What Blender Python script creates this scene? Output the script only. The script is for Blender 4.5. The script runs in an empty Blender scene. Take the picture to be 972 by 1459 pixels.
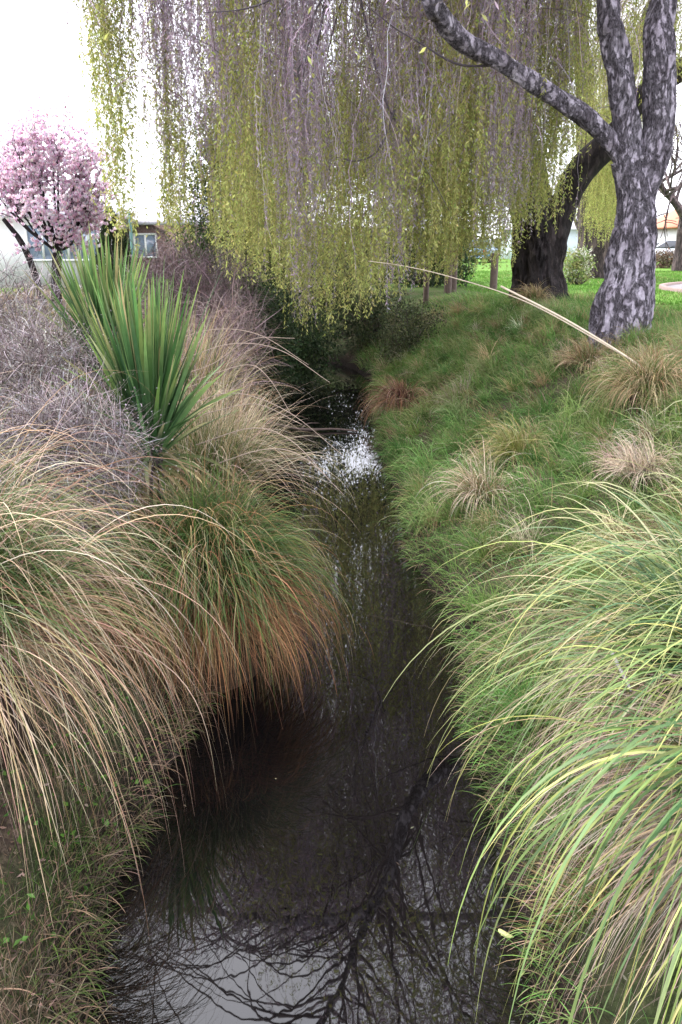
import bpy, math
import numpy as np
rng = np.random.default_rng(7)
R = math.radians
S = bpy.context.scene
COL = S.collection

# ------------------------------------------------------------------ camera
H, PITCH, F = 2.7, R(18.1), 1173.0
cam = bpy.data.cameras.new('camera')
cam.sensor_fit = 'VERTICAL'; cam.sensor_height = 36.0; cam.lens = 36.0 * F / 1459.0
cam.clip_start = 0.05; cam.clip_end = 3000
co = bpy.data.objects.new('camera', cam); COL.objects.link(co)
co.location = (0, 0, H); co.rotation_euler = (R(90) - PITCH, 0, 0)
S.camera = co

def at(px, py, Y):
    """point on the picture ray px,py at world distance Y"""
    x = (px - 486) / F; y = (729.5 - py) / F
    t = Y / (math.cos(PITCH) + y * math.sin(PITCH))
    return np.array([x * t, Y, H + t * (-math.sin(PITCH) + y * math.cos(PITCH))])

# ------------------------------------------------------------------ tagging
def tag(o, label=None, cat=None, group=None, kind=None):
    if label: o['label'] = label
    if cat: o['category'] = cat
    if group: o['group'] = group
    if kind: o['kind'] = kind
    return o

def empty(name, loc, label, cat, group=None):
    o = bpy.data.objects.new(name, None); COL.objects.link(o)
    o.location = tuple(float(v) for v in loc); o.empty_display_size = 0.2
    return tag(o, label, cat, group)

def mesh_obj(name, V, faces, mat, parent=None, col=None, smooth=False):
    """V (n,3) world; faces list of int arrays (m,k)"""
    V = np.asarray(V, dtype=np.float32).reshape(-1, 3)
    if parent is not None:
        V = V - np.array(parent.matrix_basis.translation if parent.parent is None else parent.get('_w', (0, 0, 0)), dtype=np.float32)
    faces = [np.asarray(f, dtype=np.int32) for f in (faces if isinstance(faces, list) else [faces]) if len(f)]
    me = bpy.data.meshes.new(name)
    me.vertices.add(len(V)); me.vertices.foreach_set('co', V.ravel())
    loops = np.concatenate([f.ravel() for f in faces])
    tot = np.concatenate([np.full(len(f), f.shape[1], dtype=np.int32) for f in faces])
    start = np.concatenate([[0], np.cumsum(tot)[:-1]]).astype(np.int32)
    me.loops.add(len(loops)); me.loops.foreach_set('vertex_index', loops)
    me.polygons.add(len(tot)); me.polygons.foreach_set('loop_start', start)
    try: me.polygons.foreach_set('loop_total', tot)
    except Exception: pass
    if smooth: me.polygons.foreach_set('use_smooth', np.ones(len(tot), dtype=bool))
    if col is not None:
        a = me.color_attributes.new('Col', 'FLOAT_COLOR', 'POINT')
        c = np.ones((len(V), 4), dtype=np.float32); c[:, :3] = col
        a.data.foreach_set('color', c.ravel())
    me.update(calc_edges=True); me.validate()
    me.materials.append(mat)
    o = bpy.data.objects.new(name, me); COL.objects.link(o)
    if parent is not None:
        o.parent = parent
        w = np.array(parent.matrix_basis.translation if parent.parent is None else parent.get('_w', (0, 0, 0)), dtype=float)
        o['_w'] = [float(x) for x in w]
    return o

class Geo:
    """collects numpy geometry"""
    def __init__(s): s.v = []; s.f = {}; s.c = []; s.n = 0
    def add(s, V, faces, col=None):
        V = np.asarray(V, float).reshape(-1, 3)
        for f in (faces if isinstance(faces, list) else [faces]):
            f = np.asarray(f)
            s.f.setdefault(f.shape[1], []).append(f + s.n)
        s.v.append(V); s.n += len(V)
        s.c.append(np.broadcast_to(np.asarray(col if col is not None else (1, 1, 1), float), (len(V), 3)))
    def build(s, name, mat, parent=None, smooth=False):
        return mesh_obj(name, np.concatenate(s.v), [np.concatenate(x) for x in s.f.values()], mat, parent,
                        np.concatenate(s.c), smooth)
    def box(s, c, size, col=None, rz=0):
        x, y, z = np.array(size) / 2
        v = np.array([(a * x, b * y, d * z) for a in (-1, 1) for b in (-1, 1) for d in (-1, 1)], float)
        if rz:
            q = v.copy(); q[:, 0] = v[:, 0] * math.cos(rz) - v[:, 1] * math.sin(rz); q[:, 1] = v[:, 0] * math.sin(rz) + v[:, 1] * math.cos(rz); v = q
        s.add(v + np.array(c, float), np.array([(0, 1, 3, 2), (4, 6, 7, 5), (0, 4, 5, 1), (2, 3, 7, 6), (0, 2, 6, 4), (1, 5, 7, 3)]), col)

def norm(v): return v / np.maximum(np.linalg.norm(v, axis=-1, keepdims=True), 1e-9)
def sstep(a, b, x):
    t = np.clip((x - a) / (b - a), 0, 1); return t * t * (3 - 2 * t)
_tab = np.random.default_rng(99).random((256, 256))
def vnoise(x, y):
    x = np.asarray(x, float); y = np.asarray(y, float)
    xi = np.floor(x).astype(int); yi = np.floor(y).astype(int); fx = x - xi; fy = y - yi
    fx = fx * fx * (3 - 2 * fx); fy = fy * fy * (3 - 2 * fy)
    t = lambda a, b: _tab[a & 255, b & 255]
    return (t(xi, yi) * (1 - fx) + t(xi + 1, yi) * fx) * (1 - fy) + (t(xi, yi + 1) * (1 - fx) + t(xi + 1, yi + 1) * fx) * fy
def fbm(x, y, o=3):
    r = 0; a = 0.5
    for i in range(o): r = r + a * (vnoise(x * 2**i + 17 * i, y * 2**i + 31 * i) - .5) * 2; a *= .5
    return r

# ------------------------------------------------------------------ materials
def new_mat(name):
    m = bpy.data.materials.new(name); m.use_nodes = True
    nt = m.node_tree; nt.nodes.clear()
    out = nt.nodes.new('ShaderNodeOutputMaterial')
    return m, nt, out
def N(nt, t, **kw):
    n = nt.nodes.new(t)
    for k, v in kw.items(): setattr(n, k, v)
    return n
def setin(n, **kw):
    for k, v in kw.items():
        n.inputs[k.replace('_', ' ')].default_value = v
    return n
def ramp(nt, stops):
    r = N(nt, 'ShaderNodeValToRGB'); e = r.color_ramp.elements
    while len(e) < len(stops): e.new(0.5)
    for i, (p, c) in enumerate(stops): e[i].position = p; e[i].color = (*c, 1)
    return r

def leaf_mat(name, rough=.5, trans=.3, spec=.35, var=.25):
    """per-blade hue from the Col attribute, noise-mottled, partly translucent"""
    m, nt, out = new_mat(name)
    a = N(nt, 'ShaderNodeAttribute', attribute_name='Col')
    tc = N(nt, 'ShaderNodeTexCoord'); no = N(nt, 'ShaderNodeTexNoise'); setin(no, Scale=18.0, Detail=3.0)
    nt.links.new(tc.outputs['Object'], no.inputs['Vector'])
    mr = N(nt, 'ShaderNodeMapRange'); setin(mr, To_Min=1 - var, To_Max=1 + var)
    nt.links.new(no.outputs['Fac'], mr.inputs['Value'])
    hs = N(nt, 'ShaderNodeHueSaturation'); nt.links.new(a.outputs['Color'], hs.inputs['Color']); nt.links.new(mr.outputs['Result'], hs.inputs['Value'])
    p = N(nt, 'ShaderNodeBsdfPrincipled'); setin(p, Roughness=rough); p.inputs['Specular IOR Level'].default_value = spec
    nt.links.new(hs.outputs['Color'], p.inputs['Base Color'])
    if trans > 0:
        t = N(nt, 'ShaderNodeBsdfTranslucent'); nt.links.new(hs.outputs['Color'], t.inputs['Color'])
        mx = N(nt, 'ShaderNodeMixShader'); mx.inputs[0].default_value = trans
        nt.links.new(p.outputs[0], mx.inputs[1]); nt.links.new(t.outputs[0], mx.inputs[2]); nt.links.new(mx.outputs[0], out.inputs[0])
    else: nt.links.new(p.outputs[0], out.inputs[0])
    return m

def bark_mat(name, stops, scale=3.0, bump=.6, zsq=.45, dark=(.03, .026, .028)):
    m, nt, out = new_mat(name)
    tc = N(nt, 'ShaderNodeTexCoord'); mp = N(nt, 'ShaderNodeMapping'); mp.inputs['Scale'].default_value = (1, 1, zsq)
    nt.links.new(tc.outputs['Object'], mp.inputs['Vector'])
    n1 = N(nt, 'ShaderNodeTexNoise'); setin(n1, Scale=scale, Detail=12.0, Roughness=.8, Distortion=.25)
    n2 = N(nt, 'ShaderNodeTexNoise'); setin(n2, Scale=scale * 1.5, Detail=7.0, Roughness=.7, Distortion=.35)
    n3 = N(nt, 'ShaderNodeTexNoise'); setin(n3, Scale=scale * 9, Detail=5.0)
    nt.links.new(mp.outputs[0], n1.inputs['Vector'])
    nt.links.new(mp.outputs[0], n2.inputs['Vector'])
    sb = N(nt, 'ShaderNodeMath', operation='SUBTRACT'); sb.inputs[1].default_value = .5; nt.links.new(n2.outputs['Fac'], sb.inputs[0])
    ab = N(nt, 'ShaderNodeMath', operation='ABSOLUTE'); nt.links.new(sb.outputs[0], ab.inputs[0])
    nt.links.new(mp.outputs[0], n3.inputs['Vector'])
    r = ramp(nt, stops); nt.links.new(n1.outputs['Fac'], r.inputs[0])
    cr = ramp(nt, [(0.0, (1, 1, 1)), (.022, (.75, .75, .75)), (.07, (0, 0, 0))]); nt.links.new(ab.outputs[0], cr.inputs[0])
    n3b = N(nt, 'ShaderNodeMath', operation='MULTIPLY', use_clamp=True); n3b.inputs[1].default_value = 1.6; nt.links.new(n3.outputs['Fac'], n3b.inputs[0])
    mul = N(nt, 'ShaderNodeMath', operation='MULTIPLY'); nt.links.new(cr.outputs[0], mul.inputs[0]); nt.links.new(n3b.outputs[0], mul.inputs[1])
    mx = N(nt, 'ShaderNodeMixRGB'); mx.inputs[2].default_value = (*dark, 1)
    nt.links.new(mul.outputs[0], mx.inputs[0]); nt.links.new(r.outputs[0], mx.inputs[1])
    p = N(nt, 'ShaderNodeBsdfPrincipled'); setin(p, Roughness=.9); p.inputs['Specular IOR Level'].default_value = .15; nt.links.new(mx.outputs[0], p.inputs['Base Color'])
    ad = N(nt, 'ShaderNodeMath', operation='SUBTRACT'); nt.links.new(n3.outputs['Fac'], ad.inputs[0]); nt.links.new(mul.outputs[0], ad.inputs[1])
    b = N(nt, 'ShaderNodeBump'); setin(b, Strength=bump, Distance=.04); nt.links.new(ad.outputs[0], b.inputs['Height']); nt.links.new(b.outputs[0], p.inputs['Normal'])
    nt.links.new(p.outputs[0], out.inputs[0])
    return m

def plain(name, c, rough=.6, metal=0, nscale=6, var=.15, bump=0.0, spec=.5):
    m, nt, out = new_mat(name)
    tc = N(nt, 'ShaderNodeTexCoord'); no = N(nt, 'ShaderNodeTexNoise'); setin(no, Scale=float(nscale), Detail=6.0, Roughness=.6)
    nt.links.new(tc.outputs['Object'], no.inputs['Vector'])
    r = ramp(nt, [(.25, tuple(v * (1 - var) for v in c)), (.75, tuple(v * (1 + var) for v in c))])
    nt.links.new(no.outputs['Fac'], r.inputs[0])
    p = N(nt, 'ShaderNodeBsdfPrincipled'); setin(p, Roughness=rough, Metallic=metal); p.inputs['Specular IOR Level'].default_value = spec
    nt.links.new(r.outputs[0], p.inputs['Base Color'])
    if bump:
        b = N(nt, 'ShaderNodeBump'); setin(b, Strength=bump, Distance=.02); nt.links.new(no.outputs['Fac'], b.inputs['Height']); nt.links.new(b.outputs[0], p.inputs['Normal'])
    nt.links.new(p.outputs[0], out.inputs[0])
    return m

M_blade = leaf_mat('sedge_blade', .5, .2, .14)
M_dry = leaf_mat('dry_blade', .7, .16, .06)
M_willow = leaf_mat('willow_leaf', .65, .58, .05)
M_twig = leaf_mat('willow_twig', .7, 0, .1)
M_leaf = leaf_mat('shrub_leaf', .5, .25, .15)
M_sword = leaf_mat('sword_leaf', .5, .2, .2, .3)
M_petal = leaf_mat('petal', .6, .6, .05, .06)
M_grass = leaf_mat('grass_leaf', .6, .3, .08)
M_lichen = bark_mat('lichen_bark', [(.26, (.13, .11, .13)), (.42, (.25, .22, .262)), (.50, (.36, .325, .385)), (.60, (.46, .425, .49)), (.72, (.56, .53, .60))], 4.4, 1.0, .45)
M_bark = bark_mat('dark_willow_bark', [(.3, (.016, .013, .014)), (.5, (.038, .030, .031)), (.7, (.085, .068, .07))], 3.0, 1.0, .25)
M_bark2 = bark_mat('brown_bark', [(.3, (.07, .05, .052)), (.5, (.14, .105, .105)), (.7, (.22, .17, .165))], 3.5, 1.0, .2)
M_rock = bark_mat('rock', [(.3, (.16, .13, .13)), (.5, (.28, .23, .235)), (.7, (.4, .34, .34))], 5, .5, 1, (.1, .08, .08))

# ------------------------------------------------------------------ terrain
_yl = np.array([-6, 0, 2.2, 2.8, 3.3, 3.8, 4.6, 6, 9, 12, 15.5, 18, 20, 23, 30, 60])
_xl = np.array([-.8, -.8, -.9, -1.05, -.98, -.92, -.82, -.85, -.95, -1.08, -1.15, -1.3, -2.0, -4.2, -12, -40])
_yr = np.array([-6, 0, 2.2, 2.9, 4.5, 5.9, 6.8, 9, 11, 14, 17, 19, 21, 24, 30, 60])
_xr = np.array([.7, .7, .70, .72, .80, .85, .66, .67, .55, .64, .62, .2, -.9, -3, -9.5, -36])
def edge_l(y): return np.interp(y, _yl, _xl) + .07 * fbm(y * 1.7, y * 0 + 3.3) + .06 * fbm(y * 6.1, y * 0 + 1.3)
def edge_r(y): return np.interp(y, _yr, _xr) + .08 * fbm(y * 1.9, y * 0 + 8.1) + .06 * fbm(y * 6.5, y * 0 + 5.3)
def gh(x, y):
    x = np.asarray(x, float); y = np.asarray(y, float)
    dl = edge_l(y) - x; dr = x - edge_r(y)
    n = fbm(x * .9, y * .9) ; n2 = fbm(x * 4, y * 4)
    zl = .20 * sstep(-.03, .22 + .14 * n2, dl) + .12 * sstep(.1, .5, dl) + .95 * sstep(.1, 2.2, dl)
    zr = .20 * sstep(-.03, .2 + .14 * n2, dr) + .05 * sstep(.1, .4, dr) + .45 * sstep(.1, 1.5, dr) + .75 * sstep(.8, 3.6, dr)
    out = np.maximum(dl, dr)
    z = np.where(dl > dr, zl, zr)
    fade = np.clip(1 - (np.hypot(x, y) - 18) / 12, .12, 1)
    z = z + (n * .10 + n2 * .05) * sstep(0, .3, out) * fade
    bed = -.35 * sstep(.0, .35, -out)
    return np.where(out > 0, z, bed)
def axis(segs):
    return np.unique(np.concatenate([np.arange(a, b, s) for a, b, s in segs]))
gx = axis([(-600, -60, 30), (-60, -12, 3), (-12, -3, .3), (-3, 3, .06), (3, 8, .15), (8, 20, .6), (20, 60, 4), (60, 621, 30)])
gy = axis([(-60, -6, 6), (-6, 0, .5), (0, 10, .07), (10, 25, .16), (25, 40, .8), (40, 80, 4), (80, 901, 40)])
GX, GY = np.meshgrid(gx, gy); GZ = gh(GX, GY)
nx, ny = len(gx), len(gy)
idx = np.arange(nx * ny).reshape(ny, nx)
gf = np.stack([idx[:-1, :-1], idx[:-1, 1:], idx[1:, 1:], idx[1:, :-1]], -1).reshape(-1, 4)

def ground_mat():
    m, nt, out = new_mat('bank_soil')
    g = N(nt, 'ShaderNodeNewGeometry')
    n1 = N(nt, 'ShaderNodeTexNoise'); setin(n1, Scale=1.6, Detail=6.0, Roughness=.65)
    n2 = N(nt, 'ShaderNodeTexNoise'); setin(n2, Scale=28.0, Detail=6.0, Roughness=.7)
    n4 = N(nt, 'ShaderNodeTexNoise'); setin(n4, Scale=.35, Detail=4.0)
    for n in (n1, n2, n4): nt.links.new(g.outputs['Position'], n.inputs['Vector'])
    soil = ramp(nt, [(.3, (.030, .023, .018)), (.5, (.075, .055, .042)), (.62, (.16, .12, .085)), (.75, (.26, .2, .14))]); nt.links.new(n2.outputs['Fac'], soil.inputs[0])
    green = ramp(nt, [(.3, (.026, .034, .016)), (.6, (.05, .066, .027)), (.8, (.11, .11, .055))]); nt.links.new(n2.outputs['Fac'], green.inputs[0])
    mk = ramp(nt, [(.40, (0, 0, 0)), (.58, (1, 1, 1))]); nt.links.new(n1.outputs['Fac'], mk.inputs[0])
    sx = N(nt, 'ShaderNodeSeparateXYZ'); nt.links.new(g.outputs['Position'], sx.inputs[0])
    # lawn: right plateau, beyond the bank
    lx = N(nt, 'ShaderNodeMapRange'); setin(lx, From_Min=3.2, From_Max=4.8); nt.links.new(sx.outputs['X'], lx.inputs['Value'])
    ly = N(nt, 'ShaderNodeMapRange'); setin(ly, From_Min=13.0, From_Max=17.0)
    far = N(nt, 'ShaderNodeMapRange'); setin(far, From_Min=20.0, From_Max=30.0); nt.links.new(sx.outputs['Y'], far.inputs['Value']); nt.links.new(sx.outputs['Y'], ly.inputs['Value'])
    lm = N(nt, 'ShaderNodeMath', operation='MULTIPLY'); nt.links.new(lx.outputs[0], lm.inputs[0]); nt.links.new(ly.outputs[0], lm.inputs[1])
    lawn = ramp(nt, [(.3, (.07, .15, .025)), (.7, (.13, .23, .045))]); nt.links.new(n4.outputs['Fac'], lawn.inputs[0])
    a = N(nt, 'ShaderNodeMixRGB'); nt.links.new(mk.outputs[0], a.inputs[0]); nt.links.new(soil.outputs[0], a.inputs[1]); nt.links.new(green.outputs[0], a.inputs[2])
    b = N(nt, 'ShaderNodeMixRGB'); lmx = N(nt, 'ShaderNodeMath', operation='MAXIMUM'); nt.links.new(lm.outputs[0], lmx.inputs[0]); nt.links.new(far.outputs[0], lmx.inputs[1]); nt.links.new(lmx.outputs[0], b.inputs[0]); nt.links.new(a.outputs[0], b.inputs[1]); nt.links.new(lawn.outputs[0], b.inputs[2])
    # wet mud near the waterline
    mz = N(nt, 'ShaderNodeMapRange'); setin(mz, From_Min=.08, From_Max=.30); nt.links.new(sx.outputs['Z'], mz.inputs['Value'])
    c = N(nt, 'ShaderNodeMixRGB'); c.inputs[1].default_value = (.018, .014, .012, 1); nt.links.new(mz.outputs[0], c.inputs[0]); nt.links.new(b.outputs[0], c.inputs[2])
    p = N(nt, 'ShaderNodeBsdfPrincipled'); setin(p, Roughness=.95); p.inputs['Specular IOR Level'].default_value = .08; nt.links.new(c.outputs[0], p.inputs['Base Color'])
    bp = N(nt, 'ShaderNodeBump'); setin(bp, Strength=.8, Distance=.03); nt.links.new(n2.outputs['Fac'], bp.inputs['Height']); nt.links.new(bp.outputs[0], p.inputs['Normal'])
    nt.links.new(p.outputs[0], out.inputs[0]); return m
tag(mesh_obj('ground', np.stack([GX, GY, GZ], -1).reshape(-1, 3), gf, ground_mat(), smooth=True),
    'earth banks and lawn on both sides of the stream', 'ground', kind='structure')

def water_mat():
    m, nt, out = new_mat('dark_stream_water')
    g = N(nt, 'ShaderNodeNewGeometry')
    mp = N(nt, 'ShaderNodeMapping'); mp.inputs['Scale'].default_value = (1.5, .6, 1); nt.links.new(g.outputs['Position'], mp.inputs[0])
    n = N(nt, 'ShaderNodeTexNoise'); setin(n, Scale=3.0, Detail=3.0); nt.links.new(mp.outputs[0], n.inputs['Vector'])
    b = N(nt, 'ShaderNodeBump'); setin(b, Strength=.035, Distance=.02); nt.links.new(n.outputs['Fac'], b.inputs['Height'])
    n2 = N(nt, 'ShaderNodeTexNoise'); setin(n2, Scale=2.0, Detail=5.0); nt.links.new(g.outputs['Position'], n2.inputs['Vector'])
    r = ramp(nt, [(.3, (.0022, .0020, .0022)), (.7, (.0042, .0037, .0038))]); nt.links.new(n2.outputs['Fac'], r.inputs[0])
    p = N(nt, 'ShaderNodeBsdfPrincipled'); setin(p, Roughness=.014, IOR=1.70); nt.links.new(r.outputs[0], p.inputs['Base Color'])
    nt.links.new(b.outputs[0], p.inputs['Normal']); nt.links.new(p.outputs[0], out.inputs[0]); return m
wy = np.arange(-6, 60.1, 1.5); wv = np.array([(x, y, 0) for y in wy for x in ((edge_l(y) - .5), (edge_r(y) + .5))], float)
wf = np.array([(2 * i, 2 * i + 1, 2 * i + 3, 2 * i + 2) for i in range(len(wy) - 1)])
tag(mesh_obj('water', wv, wf, water_mat()), 'still dark stream water mirroring the sky and branches', 'water', kind='structure')

# ------------------------------------------------------------------ generators
def pick(n, cols, wts=None, var=.18):
    cols = np.array(cols, float); i = rng.choice(len(cols), n, p=None if wts is None else np.array(wts) / np.sum(wts))
    c = cols[i] * (1 + var * rng.normal(size=(n, 1)).clip(-1.8, 1.8)) * (1 + .06 * rng.normal(size=(n, 3)))
    return c.clip(.004, .9)

def ribbons(P, D, L, W, nseg=10, g=1.0, curl=.06, colA=None, colB=None, tmix=(.4, .9), floor=True, fold=.0, gpow=1.0, taper=.6, lift=.02):
    """curved tapering blades.  P,D (n,3), L,W (n,), g droop per metre (n or scalar)"""
    n = len(P); p = P.copy(); d = norm(D.copy()); g = np.broadcast_to(np.asarray(g, float), (n,))
    pts = [p.copy()]; dirs = [d.copy()]
    tw = rng.normal(size=(n, 3)) * curl
    lf = lift + rng.random(n) * lift * 3
    for s in range(nseg):
        ds = (L / nseg)[:, None]
        t = (s + .5) / nseg
        d = d + np.stack([0 * g, 0 * g, -g], -1) * ds * (gpow * t * 2 + (1 - gpow)) + tw * ds + rng.normal(size=(n, 3)) * curl * .35 * ds
        d = norm(d); q = p + d * ds
        if floor:
            zmin = np.maximum(gh(q[:, 0], q[:, 1]), -.03) + lf
            low = q[:, 2] < zmin
            q[:, 2] = np.where(low, zmin, q[:, 2])
            d = np.where(low[:, None], norm(q - p), d)
        p = q; pts.append(p.copy()); dirs.append(d.copy())
    pts = np.stack(pts, 1); dirs = np.stack(dirs, 1)          # n, S, 3
    up = norm(np.array([0, 0, 1.0]) + rng.normal(size=(n, 1, 3)) * .45)
    side = norm(np.cross(dirs, up))
    t = np.linspace(0, 1, nseg + 1)
    w = (W[:, None] * (np.minimum(1, .55 + t * 3) * (1 - t ** (1 / max(taper, .05)) * .93)))[..., None] / 2
    c = colA[:, None, :] if colB is None else colA[:, None, :] + (colB - colA)[:, None, :] * sstep(tmix[0], tmix[1], t[None, :] + rng.normal(size=(n, 1)) * .15)[..., None]
    c = np.broadcast_to(c, pts.shape)
    Sg = nseg + 1
    if fold > 0:
        nrm = norm(np.cross(side, dirs))
        V = np.stack([pts - side * w + nrm * w * fold, pts, pts + side * w + nrm * w * fold], 2); k = 3
    else:
        V = np.stack([pts - side * w, pts + side * w], 2); k = 2
    C = np.repeat(c[:, :, None, :], k, 2)
    base = (np.arange(n) * Sg * k)[:, None, None] + (np.arange(nseg) * k)[None, :, None] + np.arange(k - 1)[None, None, :]
    Fq = np.stack([base, base + 1, base + 1 + k, base + k], -1).reshape(-1, 4)
    return V.reshape(-1, 3), Fq, C.reshape(-1, 3)

def leaf_quads(P, D, L, W, col, fold=.25):
    n = len(P); D = norm(D); s = norm(np.cross(D, rng.normal(size=(n, 3)))); u = np.cross(s, D)
    L = L[:, None]; W = W[:, None]
    a = P; b = P + D * L * .45 + s * W / 2 + u * W * fold; c = P + D * L; d = P + D * L * .45 - s * W / 2 + u * W * fold
    V = np.stack([a, b, c, d], 1).reshape(-1, 3)
    i = np.arange(n)[:, None] * 4
    return V, np.concatenate([i + np.array([[0, 1, 2]]), i + np.array([[0, 2, 3]])]), np.repeat(col, 4, 0)

def spline(pts, rad, n):
    pts = np.asarray(pts, float); rad = np.asarray(rad, float); m = len(pts)
    P = np.vstack([2 * pts[0] - pts[1], pts, 2 * pts[-1] - pts[-2]])
    u = np.linspace(0, m - 1, n); i = np.minimum(u.astype(int), m - 2); t = (u - i)[:, None]
    p0, p1, p2, p3 = P[i], P[i + 1], P[i + 2], P[i + 3]
    q = .5 * (2 * p1 + (p2 - p0) * t + (2 * p0 - 5 * p1 + 4 * p2 - p3) * t**2 + (3 * p1 - p0 - 3 * p2 + p3) * t**3)
    return q, np.interp(u, np.arange(m), rad)

def tube(pts, rad, n=20, k=8, lump=0.0, lf=4.0, flute=0.0, col=(1, 1, 1), seed=0.0, furrow=0.0):
    q, r = spline(pts, rad, n)
    T = norm(np.gradient(q, axis=0))
    ref = np.array([1.0, 0, 0]) if abs(T[0][0]) < .8 else np.array([0, 1.0, 0])
    A = np.zeros_like(q); a = ref
    for i in range(n):
        a = a - T[i] * np.dot(a, T[i]); a = a / np.linalg.norm(a); A[i] = a
    B = np.cross(T, A)
    th = np.linspace(0, 2 * np.pi, k, endpoint=False)
    rr = np.repeat(r[:, None], k, 1)
    if lump:
        s = np.cumsum(np.r_[0, np.linalg.norm(np.diff(q, axis=0), axis=1)])
        nn = fbm(np.cos(th)[None, :] * 1.3 + s[:, None] * lf * .5 + seed, np.sin(th)[None, :] * 1.3 + s[:, None] * lf * .25 + 5.5 + seed, 4)
        rr = rr * (1 + lump * nn)
    if furrow:
        s = np.cumsum(np.r_[0, np.linalg.norm(np.diff(q, axis=0), axis=1)])
        fu = fbm(np.cos(th)[None, :] * 5.5 + s[:, None] * 1.1 + seed, np.sin(th)[None, :] * 5.5 + s[:, None] * .9 + seed * 2, 3)
        rr = rr * (1 + furrow * (.5 - 2.2 * np.exp(-(fu / .10) ** 2)))
    if flute: rr = rr * (1 + flute * np.sin(th[None, :] * 5 + seed) * np.linspace(1, .15, n)[:, None])
    V = q[:, None, :] + A[:, None, :] * (np.cos(th)[None, :] * rr)[..., None] + B[:, None, :] * (np.sin(th)[None, :] * rr)[..., None]
    i = np.arange(n - 1)[:, None] * k; j = np.arange(k)[None, :]; j2 = (j + 1) % k
    Fq = np.stack([i + j, i + j2, i + k + j2, i + k + j], -1).reshape(-1, 4)
    V = np.concatenate([V.reshape(-1, 3), q[-1:]]); e = (n - 1) * k
    Ft = np.stack([e + np.arange(k), e + (np.arange(k) + 1) % k, np.full(k, n * k)], -1)
    return V, [Fq, Ft], np.array(col, float)

def az_dirs(n, az, spread, el_lo, el_hi):
    a = R(az) + rng.uniform(-1, 1, n) * R(spread); e = np.radians(rng.uniform(el_lo, el_hi, n))
    return np.stack([np.cos(a) * np.cos(e), np.sin(a) * np.cos(e), np.sin(e)], -1)

# colours
GREEN = [(.075, .125, .03), (.055, .10, .03), (.10, .15, .035)]
BRIGHT = [(.10, .17, .055), (.075, .14, .06), (.16, .21, .065), (.06, .115, .045), (.13, .19, .09)]
STRAW = [(.40, .31, .17), (.34, .25, .15), (.46, .37, .23), (.28, .18, .105)]
RUST = [(.30, .15, .075), (.24, .115, .065), (.36, .2, .1)]
DGREEN = [(.055, .10, .03), (.07, .125, .03), (.045, .082, .03)]
PALE = [(.50, .41, .30), (.44, .35, .26), (.55, .47, .36)]
GREYST = [(.34, .27, .225), (.26, .205, .175), (.41, .345, .29)]
PINKST = [(.40, .26, .175), (.32, .20, .135), (.46, .34, .25)]

def mound(x, y, r, h, parent, col=(.05, .036, .026), zlow=.25):  # colour darkened to put shade into the tussock's interior
    """fibrous pedestal of old leaf bases"""
    k, n = 22, 10; z0 = float(gh(x, y)) - zlow; V = []
    for i in range(n):
        t = i / (n - 1)
        for j in range(k):
            a = 2 * math.pi * j / k; rr = r * (math.cos(t * 1.5) ** .6) * (1 + .25 * float(fbm(j * .7, i * .5 + x)))
            V.append((x + math.cos(a) * rr, y + math.sin(a) * rr, z0 + (h + zlow) * math.sin(t * 1.55)))
    Fq = np.array([(i * k + j, i * k + (j + 1) % k, (i + 1) * k + (j + 1) % k, (i + 1) * k + j) for i in range(n - 1) for j in range(k)])
    V, Fq = np.array(V), Fq
    return mesh_obj('leaf_base', V, Fq, M_dry, parent, np.broadcast_to(np.array(col), V.shape) * rng.uniform(.6, 1.2, (len(V), 1)), True)

def tussock(name, x, y, label, cat, layers, r=.25, h=.35, group=None, zlow=.25, tm=(.4, .9)):
    """layers: list of (part, n, L(lo,hi), W, el(lo,hi), droop(lo,hi), colA, colB, (az,spread))"""
    z = float(gh(x, y)); e = empty(name, (x, y, z), label, cat, group)
    mound(x, y, r, h, e, zlow=zlow)
    parts = {}
    for (part, n, L, W, el, dr, ca, cb, az) in layers:
        D = az_dirs(n, az[0], az[1], *el)
        a = rng.uniform(0, 2 * np.pi, n); q = np.sqrt(rng.random(n)) * r * .9
        P = np.stack([x + np.cos(a) * q, y + np.sin(a) * q, z + h * (.35 + .65 * np.sqrt(np.clip(1 - (q / r) ** 2, 0, 1)))], -1)
        P[:, :2] += D[:, :2] * r * .3
        ll = rng.uniform(*L, n) * rng.uniform(.75, 1.05, n)
        g = parts.setdefault(part, Geo())
        g.add(*ribbons(P, D, ll, rng.uniform(.6, 1.2, n) * W, 17, rng.uniform(*dr, n), .12, ca(n), None if cb is None else cb(n), tm))
    for part, g in parts.items():
        g.build(part, M_blade if part == 'green_blades' else M_dry, e)
    return e
cg = lambda cols, var=.2: (lambda n: pick(n, cols, None, var))

def stalk(geo, pts, r0, r1, col, n=24, k=6): geo.add(*tube(pts, np.linspace(r0, r1, len(pts)), n, k, col=col))

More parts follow.
